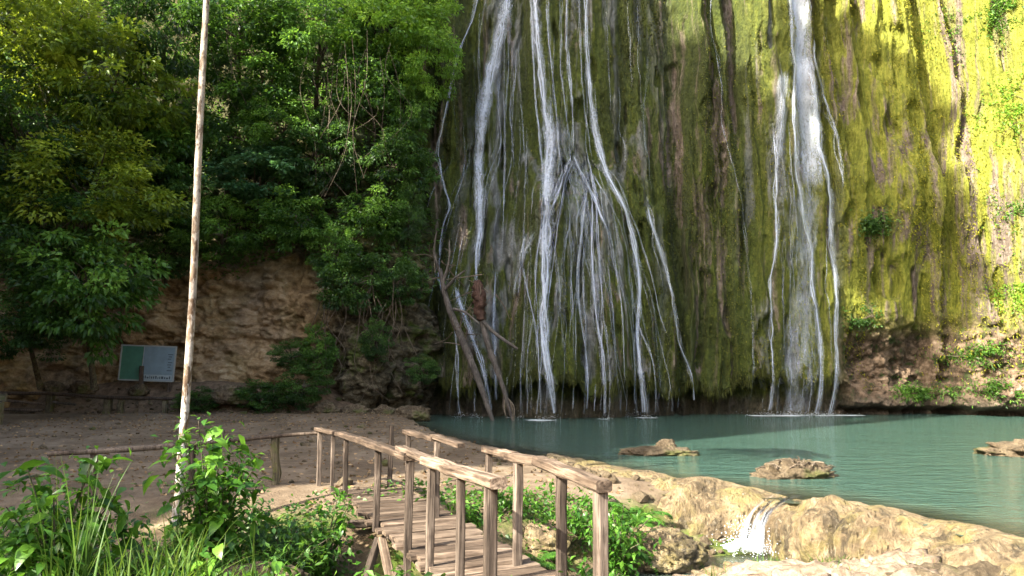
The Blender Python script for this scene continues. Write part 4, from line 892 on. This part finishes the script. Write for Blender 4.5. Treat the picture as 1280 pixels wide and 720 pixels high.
for p_, r_ in [([(-3.1, 34.8, 5.9), (-2.6, 34.5, 6.4), (-2.1, 34.3, 6.75)], [.09, .06, .03]), ([(-1.3, 34.4, 4.4), (-.7, 34.2, 3.8), (.25, 34.0, 3.15)], [.09, .08, .06]), ([(-2.7, 34.6, 5.0), (-2.1, 34.4, 4.8), (-1.5, 34.3, 4.3)], [.07, .05, .03]),
               ([(-3.3, 35.0, 6.6), (-3.6, 34.8, 7.6), (-3.5, 34.7, 8.6)], [.08, .06, .03]), ([(-3.2, 34.9, 6.2), (-2.9, 34.7, 7.3), (-2.9, 34.6, 8.2)], [.07, .05, .02])]: log('branch', p_, r_, 'driftwood', dw, rng, 7, .1)
for a in range(26):
    p0 = np.array([(-3.3, 35.0, 6.8), (-1.5, 34.6, 5.4), (-2.4, 34.6, 4.0)][a % 3]) + rng.normal(size=3)*np.array([.3, .15, .5]); d_ = rng.normal(size=3)*np.array([.7, .35, .6]); log('twig', [p0, p0 + d_*.5 + rng.normal(size=3)*.1, p0 + d_ + rng.normal(size=3)*.15], [.035, .025, .01], 'root_wood', dw, rng, 5, .12)
for a in range(5):
    x = -.5 + a*.14; s = rng.uniform(-.1, .35); log('root', [(-.35 + a*.04, 34.0, 1.2 - a*.06), (x + s*.4, 33.8, .6), (x + s, 33.65 + rng.normal()*.1, rng.uniform(-.1, .25))], [.035, .028, .012], 'root_wood', dw, rng, 6, .12)
# ------------------------------------------------------------------ foliage helpers
def leaf_cloud(mb, P, D, L, Wd, tint, rng, droop=.25):
    """many two-triangle leaves: P positions, D directions"""
    n = len(P); D = norm(D); r = norm(rng.normal(size=(n, 3))); S = norm(np.cross(D, r)); Nn = np.cross(S, D)
    L = np.broadcast_to(L, (n,))[:, None]; Wd = np.broadcast_to(Wd, (n,))[:, None]
    tip = P + D*L; tip[:, 2] -= (L[:, 0]*droop)
    mid = P + D*L*.45 + Nn*Wd*.22
    V = np.stack([P, mid + S*Wd*.5, tip, mid - S*Wd*.5], 1).reshape(-1, 3); i = np.arange(n)*4
    F = np.concatenate([np.stack([i, i+1, i+2], -1), np.stack([i, i+2, i+3], -1)]); mb.add(V, F, np.repeat(np.broadcast_to(tint, (n,)), 4))
def crown_cloud(mb, rng, c, R, nclump, nleaf, L, Wd, spread=.30, tbias=0.):
    """leaf clumps through the volume of an uneven crown"""
    u = norm(rng.normal(size=(nclump, 3))); rad = rng.uniform(.30, 1.0, nclump)**.55
    rad = rad*(1 + .28*vn(u[:, 0]*1.7 + rng.uniform(0, 50), u[:, 1]*1.7, u[:, 2]*1.7, 4))
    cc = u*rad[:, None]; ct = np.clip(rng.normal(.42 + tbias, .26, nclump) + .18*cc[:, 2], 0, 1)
    k = rng.integers(0, nclump, nleaf); cs = rng.uniform(.55, 1.25, nclump)*spread
    o = norm(rng.normal(size=(nleaf, 3))); o[:, 2] = np.where(o[:, 2] < -.3, o[:, 2]*.5, o[:, 2]); q = rng.uniform(.3, 1, nleaf)**.5
    P = cc[k] + o*(q*cs[k])[:, None]*np.array([1, 1, .62])
    Dd = o*.7 + cc[k]*.5 + rng.normal(size=(nleaf, 3))*.45; Dd[:, 2] -= .15
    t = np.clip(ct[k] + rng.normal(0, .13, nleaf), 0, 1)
    leaf_cloud(mb, P*np.asarray(R) + np.asarray(c), Dd, L*rng.uniform(.6, 1.3, nleaf), Wd*rng.uniform(.7, 1.2, nleaf), t, rng)
def trunk_mesh(mb, rng, pts, r0, nl, cr, r1=.35):
    """tapered trunk with limbs reaching into a crown of half-sizes cr centred on the last point"""
    c = curve(pts, 14); tube(mb, c, np.linspace(r0, r0*r1, 14), 8, rough=.05, rng=rng)
    for _ in range(nl):
        s = c[rng.integers(7, 13)]; e = c[-1] + norm(rng.normal(size=3))*np.asarray(cr)*rng.uniform(.5, .9); mid = (s + e)/2 + np.array([0, 0, .12*cr[2]]) + rng.normal(size=3)*.1
        tube(mb, curve([s, mid, e], 7), np.linspace(r0*.4, r0*.08, 7), 5, rough=.05, rng=rng)

# ------------------------------------------------------------------ trees and bushes on the hillside
KM = ['leaf_yellow', 'leaf_mid', 'leaf_dark', 'leaf_lime', 'leaf_blue']
crowns = {}
rng = np.random.default_rng(101)
for k in range(5):
    for v in range(3):
        m = MB(); big = (k == 4); fine = (k == 0)
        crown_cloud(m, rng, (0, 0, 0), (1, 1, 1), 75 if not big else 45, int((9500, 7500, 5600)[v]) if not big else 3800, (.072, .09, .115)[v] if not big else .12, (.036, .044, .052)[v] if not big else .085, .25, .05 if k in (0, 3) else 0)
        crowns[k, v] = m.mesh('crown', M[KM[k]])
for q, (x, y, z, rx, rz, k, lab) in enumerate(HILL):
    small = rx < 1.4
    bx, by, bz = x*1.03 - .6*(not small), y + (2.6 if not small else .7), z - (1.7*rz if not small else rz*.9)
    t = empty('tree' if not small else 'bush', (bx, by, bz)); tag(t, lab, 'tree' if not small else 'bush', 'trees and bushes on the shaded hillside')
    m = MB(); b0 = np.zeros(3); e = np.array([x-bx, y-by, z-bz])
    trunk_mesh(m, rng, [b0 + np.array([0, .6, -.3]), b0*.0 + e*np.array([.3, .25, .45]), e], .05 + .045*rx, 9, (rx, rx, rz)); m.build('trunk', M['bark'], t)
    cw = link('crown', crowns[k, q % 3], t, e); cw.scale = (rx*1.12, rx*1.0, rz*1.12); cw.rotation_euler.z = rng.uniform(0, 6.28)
# undergrowth covering the slope between the crowns
m = MB(); n = 90000; nb = len(HB)
iv = np.where((HB[:, 1] > 24))[0]; i = rng.integers(iv[0], nb-1, n); z = rng.uniform(6.3, 27, n)
dens = fbm(i*.29*.35, z*.35, 0, 3, 77) + np.where(HB[i, 0] > -9.5, -.12 + .03*(z-9), .08) ; keep = (dens > rng.uniform(-.35, .35, n)) & (z > 6.8 + 1.6*vn(i*.2, 3, 0, 78) - 1.5*(HB[i, 0] < -17)); i, z = i[keep], z[keep]
P = hill_pos(i, z); T = norm(np.gradient(HB, axis=0))[i]; N3 = np.stack([T[:, 1], -T[:, 0], np.zeros(len(i))], -1)
P = P + N3*(rng.uniform(0, 1, len(i))**2*.7)[:, None]
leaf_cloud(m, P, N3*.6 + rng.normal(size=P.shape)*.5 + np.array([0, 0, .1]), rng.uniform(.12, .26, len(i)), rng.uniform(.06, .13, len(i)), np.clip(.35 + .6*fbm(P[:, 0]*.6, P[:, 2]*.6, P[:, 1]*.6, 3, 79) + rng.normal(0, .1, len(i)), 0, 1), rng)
kind(m.build('undergrowth', M['leaf_mid']), 'stuff')
# forest along the top of the ridge (above the picture): its crowns cast the shade and the dapples
m = MB(); L_ = np.arange(0, 300, 6)
for i in L_:
    for r in range(2):
        y = HB[i, 1]; top = hill_top(y); p = hill_pos(np.array(i), np.array(float(top)))
        s = rng.uniform(2.6, 4.6)*(1 if y > -2 else .6); crown_cloud(m, rng, (p[0] - r*1.5 + rng.normal()*1.2, p[1] + rng.normal()*1.5, top + rng.uniform(-.5, 3.2)*(1 if y > -2 else .4)), (s, s, s*.8), 22, 620, .75, .42, .30)
        tube(m, [(p[0]-1, p[1], top-2), (p[0]-.4, p[1], top + 1.5)], [.3, .15], 5)
kind(m.build('ridge_forest', M['leaf_mid']), 'stuff')

# unseen tall trees added above the ridge to throw shadows on the right cliff
m = MB(); me_ = MB()
for (x, y, z, r) in [(-29.5, -.6, 62.1, 2.0), (-29.8, -.9, 59.6, 1.5), (-29.2, .3, 59.5, 1.6), (-29.5, -1.8, 57.3, 1.5), (-29.2, -2.6, 56.4, 1.3), (-29.6, -1.4, 53.0, 1.8), (-29.4, -3.4, 53.6, 1.2)]:
    zb = float(hill_top(y)) - 3; r *= 1.35; crown_cloud(m, rng, (x, y, z), (r, r, r*.9), 26, 2200, .5, .34, .34); tube(me_, curve([(x+3.5, y, zb), (x+.8, y+.2, zb*.4+z*.6), (x, y, z)], 10), np.linspace(.35, .07, 10), 6)
kind(m.build('shade_tree_crowns', M['leaf_mid']), 'stuff'); kind(me_.build('shade_tree_trunks', M['bark']), 'stuff')

# ------------------------------------------------------------------ hanging vines and roots
def vine_bunch(name, label, x0, x1, y, ztop, zbot, n, mat, seed, r=.022):
    rg = np.random.default_rng(seed); e = empty(name, ((x0+x1)/2, y, ztop)); tag(e, label, 'vines' if 'vine' in name else 'roots', None); b = np.array(e.location)
    for _ in range(n):
        x = rg.uniform(x0, x1); zt = ztop + rg.normal()*.5; zb = zbot + rg.uniform(0, .45)*(ztop-zbot); yy = y + rg.normal()*.35
        c = curve([(x, yy, zt), (x + rg.normal()*.3, yy - .15, zt*.65 + zb*.35), (x + rg.normal()*.5, yy + rg.normal()*.2, zt*.3 + zb*.7), (x + rg.normal()*.7, yy + .1, zb)], 16)
        m = MB(); tube(m, c - b, np.linspace(r*rg.uniform(.6, 1.5), r*.5, 16), 5, rough=.08, rng=rg); m.build('vine' if 'vine' in name else 'root', M[mat], e)
vine_bunch('hanging_vines', 'tangle of bare grey vines hanging over the dark gully above the buttress', -9.3, -5.6, 34.0, 17.2, 9.6, 20, 'root_wood', 1, .012)
vine_bunch('hanging_vines', 'thin dry vines dangling right of the pale trunk near the top', -13.6, -11.5, 33.2, 19.5, 13.5, 16, 'root_wood', 2, .011)
vine_bunch('hanging_vines', 'pale twigs hanging left of the pale trunk near the top edge', -18.3, -15.5, 31.0, 18.5, 13.5, 16, 'root_wood', 3, .011)
vine_bunch('hanging_roots', 'matted roots clinging to the front of the rocky buttress', -8.6, -4.9, 34.55, 6.0, .8, 26, 'root_wood', 4, .022)

# ------------------------------------------------------------------ slender palm standing at the edge of the clearing
pb = np.array([-4.62, 10.75, .08]); pal = empty('palm_tree', pb); tag(pal, 'slender pale palm trunk rising straight out of the picture', 'palm tree')
pc = curve([(0, 0, -.15), (.05, 0, 1.4), (.07, .02, 3.2), (.05, .03, 5.2), (.06, .03, 7.6), (.12, .02, 10.2)], 70)
m = MB(); tube(m, pc, np.interp(np.linspace(0, 1, 70), [0, .05, .3, 1], [.070, .058, .052, .042]), 14, rough=.02, rng=rng); m.build('trunk', M['palm_trunk'], pal)
for a in range(12):
    th = a*2*math.pi/12 + rng.normal()*.15; el = rng.uniform(.1, 1.0); Lf = rng.uniform(1.7, 2.3); m = MB()
    hd = np.array([math.cos(th), math.sin(th), 0]); s = np.linspace(0, 1, 26); r = hd*(s*Lf*math.cos(el*.6))[:, None] + np.array([0, 0, 1.])*(s*Lf*math.sin(el) - 1.1*Lf*s**2.2)[:, None]*.8
    tube(m, r, np.linspace(.02, .004, 26), 5); sd = np.array([-hd[1], hd[0], 0])
    for sg_ in (-1, 1):
        n = 25; P = r[1:]; Dd = sd*sg_*.9 + hd*.5 + np.array([0, 0, -.35]); leaf_cloud(m, P, np.broadcast_to(Dd, P.shape) + rng.normal(size=P.shape)*.08, .55*np.sin(np.pi*(.12 + .8*s[1:])), .045, .5, rng)
    o = m.build('frond', M['leaf_mid'], pal); o.location = pc[-1]
# ------------------------------------------------------------------ near plants
def leaf_blade(L, Wd, curl, seg=4, prof=None, fold=.25):
    s = np.linspace(0, 1, seg+1); wv = Wd*.5*(np.sin(np.pi*np.clip(s*.97 + .03, 0, 1)**.75)) if prof is None else Wd*.5*prof(s)
    y = L*np.sin(curl*s)/max(curl, 1e-3) if curl > .01 else L*s; z = -L*(1-np.cos(curl*s))/max(curl, 1e-3) if curl > .01 else 0*s
    V = np.concatenate([np.stack([-wv, y, z + wv*fold], -1), np.stack([0*s, y, z], -1), np.stack([wv, y, z + wv*fold], -1)]); n = seg+1; i = np.arange(seg)
    F = np.concatenate([np.stack([i, i+n, i+n+1, i+1], -1), np.stack([i+n, i+2*n, i+2*n+1, i+n+1], -1)]); return V, F
def basis(d, rng, up=(0, 0, 1)):
    d = norm(d); u = np.asarray(up, float) + rng.normal(size=3)*.25; s = norm(np.cross(d, u)); n = np.cross(s, d); return np.stack([s, d, n], 1)
from mathutils import Matrix
LEAF = {}
def leaf_mesh(nm, L, Wd, curl, mat, tint, seg=4, prof=None):
    V, F = leaf_blade(L, Wd, curl, seg, prof); m = MB(); m.add(V, F, tint); LEAF.setdefault(nm, []).append(m.mesh('leaf', M[mat]))
for q, t in enumerate((.15, .4, .6, .85, 1.0)):
    leaf_mesh('broad', .23, .12, .5 + .2*q, 'leaf_fresh', t); leaf_mesh('narrow', .19, .065, .5 + .2*q, 'leaf_fresh', t); leaf_mesh('dark', .17, .085, .6, 'leaf_dark', t)
def put_leaf(kindn, rng, p, d, sc, parent, up=(0, 0, 1)):
    o = bpy.data.objects.new('leaf', LEAF[kindn][rng.integers(0, 5)]); COL.objects.link(o); o.parent = parent
    B = basis(np.asarray(d, float), rng, up)*sc; o.matrix_local = Matrix(((B[0, 0], B[0, 1], B[0, 2], p[0]), (B[1, 0], B[1, 1], B[1, 2], p[1]), (B[2, 0], B[2, 1], B[2, 2], p[2]), (0, 0, 0, 1)))
def add_leaf(mb, rng, p, d, L, Wd, curl, tint, up=(0, 0, 1), seg=3):
    V, F = leaf_blade(L, Wd, curl, seg); mb.add(V @ basis(np.asarray(d, float), rng, up).T + np.asarray(p), F, tint)
def leafy(name, label, base, H, spread, nst, nleaf, kindn, seed, mat='leaf_fresh', cat='shrub', extra=500, Lx=.13, stem='bark', group=None, nmax=140, sc=1.0):
    """stems, separate large leaves and the small inner foliage"""
    rg = np.random.default_rng(seed); e = empty(name, base); tag(e, label, cat, group); tips = []
    for _ in range(nst):
        th = rg.uniform(0, 6.28); r = spread*math.sqrt(rg.uniform(0, 1)); h = H*rg.uniform(.55, 1.0)*(1 - .35*(r/spread)**2); ex = np.array([r*math.cos(th), r*math.sin(th), h])
        c = curve([(0, 0, -.1), ex*np.array([.35, .35, .55]), ex], 12); m = MB(); tube(m, c, np.linspace(.014, .005, 12), 5); m.build('stem', M[stem], e); tips.append(c)
    cnt = 0
    while cnt < nleaf:
        c = tips[rg.integers(0, nst)]; k = rg.integers(5, 12); p = c[k] + rg.normal(size=3)*np.array([.10, .10, .06])*spread*1.3
        d = np.array([rg.normal(), rg.normal(), rg.uniform(-.5, .25)]) + norm(c[k]*np.array([1, 1, 0]) + 1e-6)*.5
        put_leaf(kindn, rg, p, d, sc*rg.uniform(.45, 1.05), e); cnt += 1
    m = MB()
    for _ in range(extra):
        c = tips[rg.integers(0, nst)]; k = rg.integers(2, 12); p = c[k] + rg.normal(size=3)*np.array([.22, .22, .13])*spread
        d = rg.normal(size=3)*np.array([1, 1, .5]) + np.array([0, 0, -.15]); add_leaf(m, rg, p, d, Lx*rg.uniform(.6, 1.3), Lx*.5*rg.uniform(.7, 1.2), rg.uniform(.3, 1.1), np.clip(rg.normal(.45, .22), 0, 1), seg=2)
    kind(m.build('foliage', M[mat], e), 'stuff'); return e
leafy('shrub', 'bright broad-leaved shrub in the lower left foreground', (-4.35, 7.5, -.35), 1.62, .72, 18, 230, 'broad', 11, extra=1300, Lx=.11, sc=1.3)
leafy('shrub', 'tall fresh green shrub in front of the pale trunk base', (-3.65, 9.4, -.55), 2.15, .62, 17, 230, 'broad', 12, extra=1300, Lx=.11, sc=1.3)
leafy('shrub', 'low dark shrub in the bottom left corner', (-5.0, 7.1, -.5), 1.05, .9, 14, 60, 'dark', 13, 'leaf_dark', extra=1300, Lx=.11)
leafy('shrub', 'dark green bush between the tall shrub and the bridge', (-2.9, 9.9, -.75), 1.0, .85, 14, 60, 'dark', 14, 'leaf_mid', extra=1300, Lx=.10)
leafy('shrub', 'leafy climber against the left bridge posts', (-2.45, 10.3, -.7), 1.45, .36, 9, 90, 'narrow', 15, extra=420, Lx=.12)
leafy('shrub', 'small bright plant at the foot of the left bridge posts', (-1.35, 7.9, -.5), .58, .34, 8, 50, 'narrow', 16, extra=160)
leafy('shrub', 'tiny bright plant at the bottom edge under the left rail', (-.75, 7.35, -.4), .42, .22, 6, 26, 'narrow', 17, extra=90)
leafy('shrub', 'sunlit leafy plant behind the bridge middle', (-.35, 11.6, -.45), .95, .6, 12, 70, 'narrow', 18, extra=800, Lx=.10)
leafy('shrub', 'dense green bush behind the right handrail', (.75, 11.5, -.5), .90, .72, 14, 70, 'narrow', 19, extra=1000, Lx=.10)
leafy('shrub', 'green bush on the bank right of the last handrail post', (1.45, 10.6, -.6), 1.02, .60, 14, 80, 'narrow', 20, extra=900, Lx=.10)
leafy('shrub', 'low green plant beneath the right handrail', (.95, 8.7, -.75), .62, .50, 10, 50, 'narrow', 21, extra=420)
leafy('shrub', 'half hidden bush left of the foreground shrub', (-5.6, 8.3, -.4), 1.0, .7, 11, 60, 'broad', 23, extra=500)
leafy('shrub', 'young broad-leaved plant in the grass at the bottom centre left', (-2.75, 7.0, -.4), .95, .34, 6, 34, 'broad', 24, extra=60)
leafy('shrub', 'dark leafy undergrowth at the bottom edge between shrub and grass', (-4.0, 8.3, -.6), 1.0, .8, 14, 70, 'dark', 25, 'leaf_mid', extra=1100, Lx=.11)
leafy('shrub', 'green bush on the gully edge behind the arching grass', (-2.6, 8.0, -.75), .95, .7, 13, 70, 'broad', 26, 'leaf_mid', extra=900, Lx=.11)
leafy('shrub', 'dark creeping plant covering the gully under the rail fence post', (-3.4, 10.7, -.45), .62, .95, 16, 70, 'dark', 27, 'leaf_dark', extra=1200, Lx=.10)
leafy('shrub', 'dark bush below the low rail at the left edge of the clearing', (-5.6, 9.6, -.5), .8, .95, 14, 60, 'dark', 28, 'leaf_mid', extra=1000, Lx=.11)
leafy('shrub', 'short green plant by the bottom edge left of the bridge', (-1.95, 7.3, -.55), .6, .5, 9, 60, 'narrow', 29, extra=400, Lx=.11)
# ferns: a rachis with paired leaflets
def frond_mesh(seed, L=.75, tint=.5):
    rg = np.random.default_rng(seed); s = np.linspace(0, 1, 22); c = np.stack([.04*np.sin(s*3), L*np.sin(1.15*s)/1.15, L*.55*s - L*.75*s**2.2], -1); m = MB(); tube(m, c, np.linspace(.006, .0015, 22), 4, tint=.3)
    for k in range(2, 22):
        ln = .20*L*math.sin(math.pi*(s[k]*.86 + .12))+.02
        for sg_ in (-1, 1): add_leaf(m, rg, c[k], (sg_, .45, -.12), ln, .032*L/.75 + .008, .5, np.clip(tint + rg.normal()*.15, 0, 1), seg=2)
    return m.mesh('frond', M['leaf_fern'])
FR = [frond_mesh(s, .75, t) for s, t in ((1, .25), (2, .5), (3, .75))]
def fern(label, base, n, sc, seed):
    rg = np.random.default_rng(seed); e = empty('fern', base); tag(e, label, 'fern', 'ferns on the stream banks')
    for k in range(n):
        o = link('frond', FR[rg.integers(0, 3)], e); o.rotation_euler = (rg.uniform(-.1, .55), 0, k*6.283/n + rg.normal()*.3); s = sc*rg.uniform(.7, 1.15); o.scale = (s, s, s)
for q, (x, y, z, n, s, l) in enumerate([
    (1.85, 11.9, -.30, 15, 1.0, 'large fern on top of the bank left of the dam'), (1.65, 11.2, -.55, 14, .9, 'fern hanging over the bank right of the last handrail post'),
    (2.05, 11.3, -.75, 12, .75, 'small fern at the foot of the bank near the cascade'), (.35, 10.8, -.6, 12, .8, 'fern between the right handrail posts'),
    (-2.35, 9.4, -.85, 13, .85, 'fern in the gully just left of the bridge'), (-3.0, 8.7, -.85, 12, .8, 'fern below the tall fresh shrub'),
    (-1.9, 8.6, -.9, 10, .7, 'fern under the bridge bracing'), (-3.7, 8.2, -.75, 12, .85, 'fern in the shade behind the foreground grass'), (1.2, 12.5, -.15, 12, .8, 'fern at the edge of the clearing behind the right bush')]): fern(l, (x, y, z), n, s, 60+q)
# tall grass
def blade(mb, rg, p, L, lean, th, w_, tint):
    s = np.linspace(0, 1, 8); hd = np.array([math.cos(th), math.sin(th), 0]); c = np.asarray(p) + hd*(lean*L*s**1.8)[:, None] + np.array([0, 0, 1.])*(L*(s - .45*lean*s**2.5))[:, None]
    sd = np.array([-hd[1], hd[0], 0]); wv = w_*(1 - s**1.5)*.5 + .0006; V = np.concatenate([c - sd*wv[:, None], c + np.array([0, 0, .25])*wv[:, None]*0 + hd*(-wv*.4)[:, None], c + sd*wv[:, None]]); n = 8; i = np.arange(7)
    mb.add(V, np.concatenate([np.stack([i, i+n, i+n+1, i+1], -1), np.stack([i+n, i+2*n, i+2*n+1, i+n+1], -1)]), tint)
def grass(label, base, n, H, spread, seed, w_=.016, lean=.55):
    rg = np.random.default_rng(seed); e = empty('grass_tuft', base); tag(e, label, 'grass')
    for _ in range(n):
        m = MB(); blade(m, rg, (rg.normal()*spread, rg.normal()*spread, -.05), H*rg.uniform(.5, 1.05), lean*rg.uniform(.15, 1.2), rg.uniform(0, 6.28), w_*rg.uniform(.7, 1.4), np.clip(rg.normal(.5, .25), 0, 1)); m.build('blade', M['grass_blade'], e)
grass('tall upright grass stalks in front of the lower left shrub', (-3.85, 6.9, -.35), 26, 1.75, .10, 71, .026, .28)
grass('broad arching grass tuft at the bottom edge, left of centre', (-3.05, 6.75, -.2), 120, 1.15, .26, 72, .026, .75)
grass('arching grass tuft at the bottom edge below the pale trunk', (-2.45, 6.7, -.25), 90, .95, .22, 73, .022, .7)
grass('small grass tuft among the rocks below the cascade', (2.35, 9.2, -.45), 34, .34, .08, 74, .01, .8)
grass('sunlit grass tuft on the pale boulder right of the cascade', (3.05, 9.4, -.28), 60, .22, .13, 75, .012, .9)
grass('thin dry grass tuft in the bottom right corner', (4.65, 8.85, -.32), 22, .42, .10, 76, .009, .7)
grass('short grass on the far side of the bleached boulder', (3.75, 9.25, -.22), 44, .2, .12, 77, .012, .9)
grass('long single reed stalks beside the pale trunk base', (-3.95, 9.3, -.3), 12, 1.25, .06, 78, .016, .5)
# ground cover on the stream banks
m = MB(); rg = np.random.default_rng(90); n = 26000; x = rg.uniform(-9, 2.6, n); y = rg.uniform(5.2, 12.6, n); z = terrain(x, y)
dn = fbm(x*.9, y*.9, 0, 3, 91); edge = np.interp(x, [-9, -5, -3, -1.5, 0, 1.2, 2.6], [10.0, 10.4, 11.6, 12.4, 12.2, 12.3, 11.8]); keep = (y < edge + .4*dn) & (dn > rg.uniform(-.55, .25, n)) & ~((x > 1.0) & (y < 10)) & ~((np.abs((x+.36)-(7.65-y)*.393) < .7) & (rg.random(n) < .6)) & (z > -.8)
P = np.stack([x, y, z + rg.uniform(0, 1, n)**2*.22], -1)[keep]; k = len(P)
leaf_cloud(m, P, rg.normal(size=(k, 3))*np.array([1, 1, .35]) + np.array([0, 0, .25]), rg.uniform(.05, .13, k), rg.uniform(.03, .07, k), np.clip(.4 + .5*fbm(P[:, 0]*1.5, P[:, 1]*1.5, 0, 3, 92) + rg.normal(0, .12, k), 0, 1), rg)
kind(m.build('ground_cover', M['leaf_mid']), 'stuff')
# fallen leaves and twigs on the clearing
m = MB(); n = 5200; x = rg.uniform(-18, 2, n); y = rg.uniform(10.8, 33, n); z = terrain(x, y); ok = ~inside(x, y, POOL) & (z > 0); P = np.stack([x, y, z + .012], -1)[ok]; k = len(P)
leaf_cloud(m, P, rg.normal(size=(k, 3))*np.array([1, 1, .12]), rg.uniform(.05, .14, k), rg.uniform(.03, .07, k), rg.uniform(0, 1, k), rg, droop=.02); kind(m.build('fallen_leaves', M['dry_leaf']), 'stuff')
# ------------------------------------------------------------------ plants clinging to the right wall
RW = [(24.6, 20.5, 1.5, 1.5, 'leaf_mid', 'pale green creepers at the top right corner of the cliff'), (25.2, 15.0, 1.2, 1.6, 'leaf_lime', 'bright creepers on the right edge below the top corner'), (25.0, 10.2, 1.0, 1.2, 'leaf_mid', 'leafy ferns on the right edge level with the moss ledge'),
      (25.0, 6.0, 1.0, 1.0, 'leaf_lime', 'green ferns low on the right edge of the cliff'), (23.6, 1.3, 1.3, .45, 'leaf_mid', 'green ferns above the waterline at the far right'), (18.4, 9.6, .7, .5, 'leaf_dark', 'dark fern clump under the mossy ledge'), (17.7, 4.9, .7, .45, 'leaf_dark', 'dark ferns over the eroded hollow'), (20.6, 1.1, 1.2, .35, 'leaf_mid', 'low green plants on the rocks at the right waterline'), (23.0, 3.0, .9, .5, 'leaf_mid', 'ferns on the brown rocks at the lower right')]
for q, (x, z, rx, rz, mt, lab) in enumerate(RW):
    rg = np.random.default_rng(300+q); n = int(1500*rx*rz**.5) + 300; a = rg.normal(size=n)*rx*.6 + x; b_ = rg.normal(size=n)*rz*.6 + z; keepm = vn(a*1.8, b_*1.8, 0, 9) > -.35; a, b_ = a[keepm], np.maximum(b_[keepm], .3)
    yf = cliff_face(a, b_); e = empty('cliff_plant', (x, float(cliff_face(x, z)), z)); tag(e, lab, 'plant', 'plants clinging to the right wall'); m = MB()
    P = np.stack([a, yf - rg.uniform(0, 1, len(a))**2*.55, b_], -1) - np.array(e.location); leaf_cloud(m, P, rg.normal(size=P.shape)*.6 + np.array([0, -.7, .1]), rg.uniform(.10, .24, len(a)), rg.uniform(.04, .09, len(a)), np.clip(rg.normal(.55, .22, len(a)), 0, 1), rg); m.build('foliage', M[mt], e)
    m = MB()
    for _ in range(6):
        j = rg.integers(0, len(P)); tube(m, [(0, .1, -rz*.4), P[j]*.5 + np.array([0, -.1, 0]), P[j]], [.02, .015, .006], 5)
    m.build('stem', M['root_wood'], e)
# tufts of moss standing proud of the cliff
m = MB(); n = 90000; x = rg.uniform(-4, 26, n); z = rg.uniform(1.3, 23, n); dn = fbm(x*1.1, z*.18, 0, 4, 401); ok = dn > rg.uniform(-.15, .35, n); x, z = x[ok], z[ok]
P = np.stack([x, cliff_out(x, z) + .06, z], -1); k = len(P); leaf_cloud(m, P, rg.normal(size=(k, 3))*.5 + np.array([0, -.7, -.55]), rg.uniform(.06, .17, k), rg.uniform(.035, .075, k), np.clip(.22 + .055*np.clip(x-8, 0, 12) + rg.normal(0, .15, k), 0, 1), rg)  # tint lightens rightward, following the wall's sun-brightened moss colour
kind(m.build('moss_tufts', M['moss_tuft']), 'stuff')

# fringe of moss hanging from the lower rim of the tufa curtain
m = MB(); n = 9000; x = rg.uniform(-3.6, 16.3, n); lipz = 1.55 + .45*vn(x*.8, 3, 0, 21) + .30*vn(x*3.1, 1, 0, 22) + .16*vn(x*9, 1, 0, 23); z = lipz + rg.uniform(.0, .5, n)
P = np.stack([x, cliff_out(x, z + .15) + .05, z], -1); leaf_cloud(m, P, rg.normal(size=(n, 3))*.12 + np.array([0, -.12, -1.]), rg.uniform(.10, .40, n)*(.5 + .5*np.abs(vn(x*2.2, 0, 0, 5))*2), rg.uniform(.02, .05, n), np.clip(rg.normal(.18, .12, n), 0, 1), rg)
kind(m.build('moss_fringe', M['moss_tuft']), 'stuff')
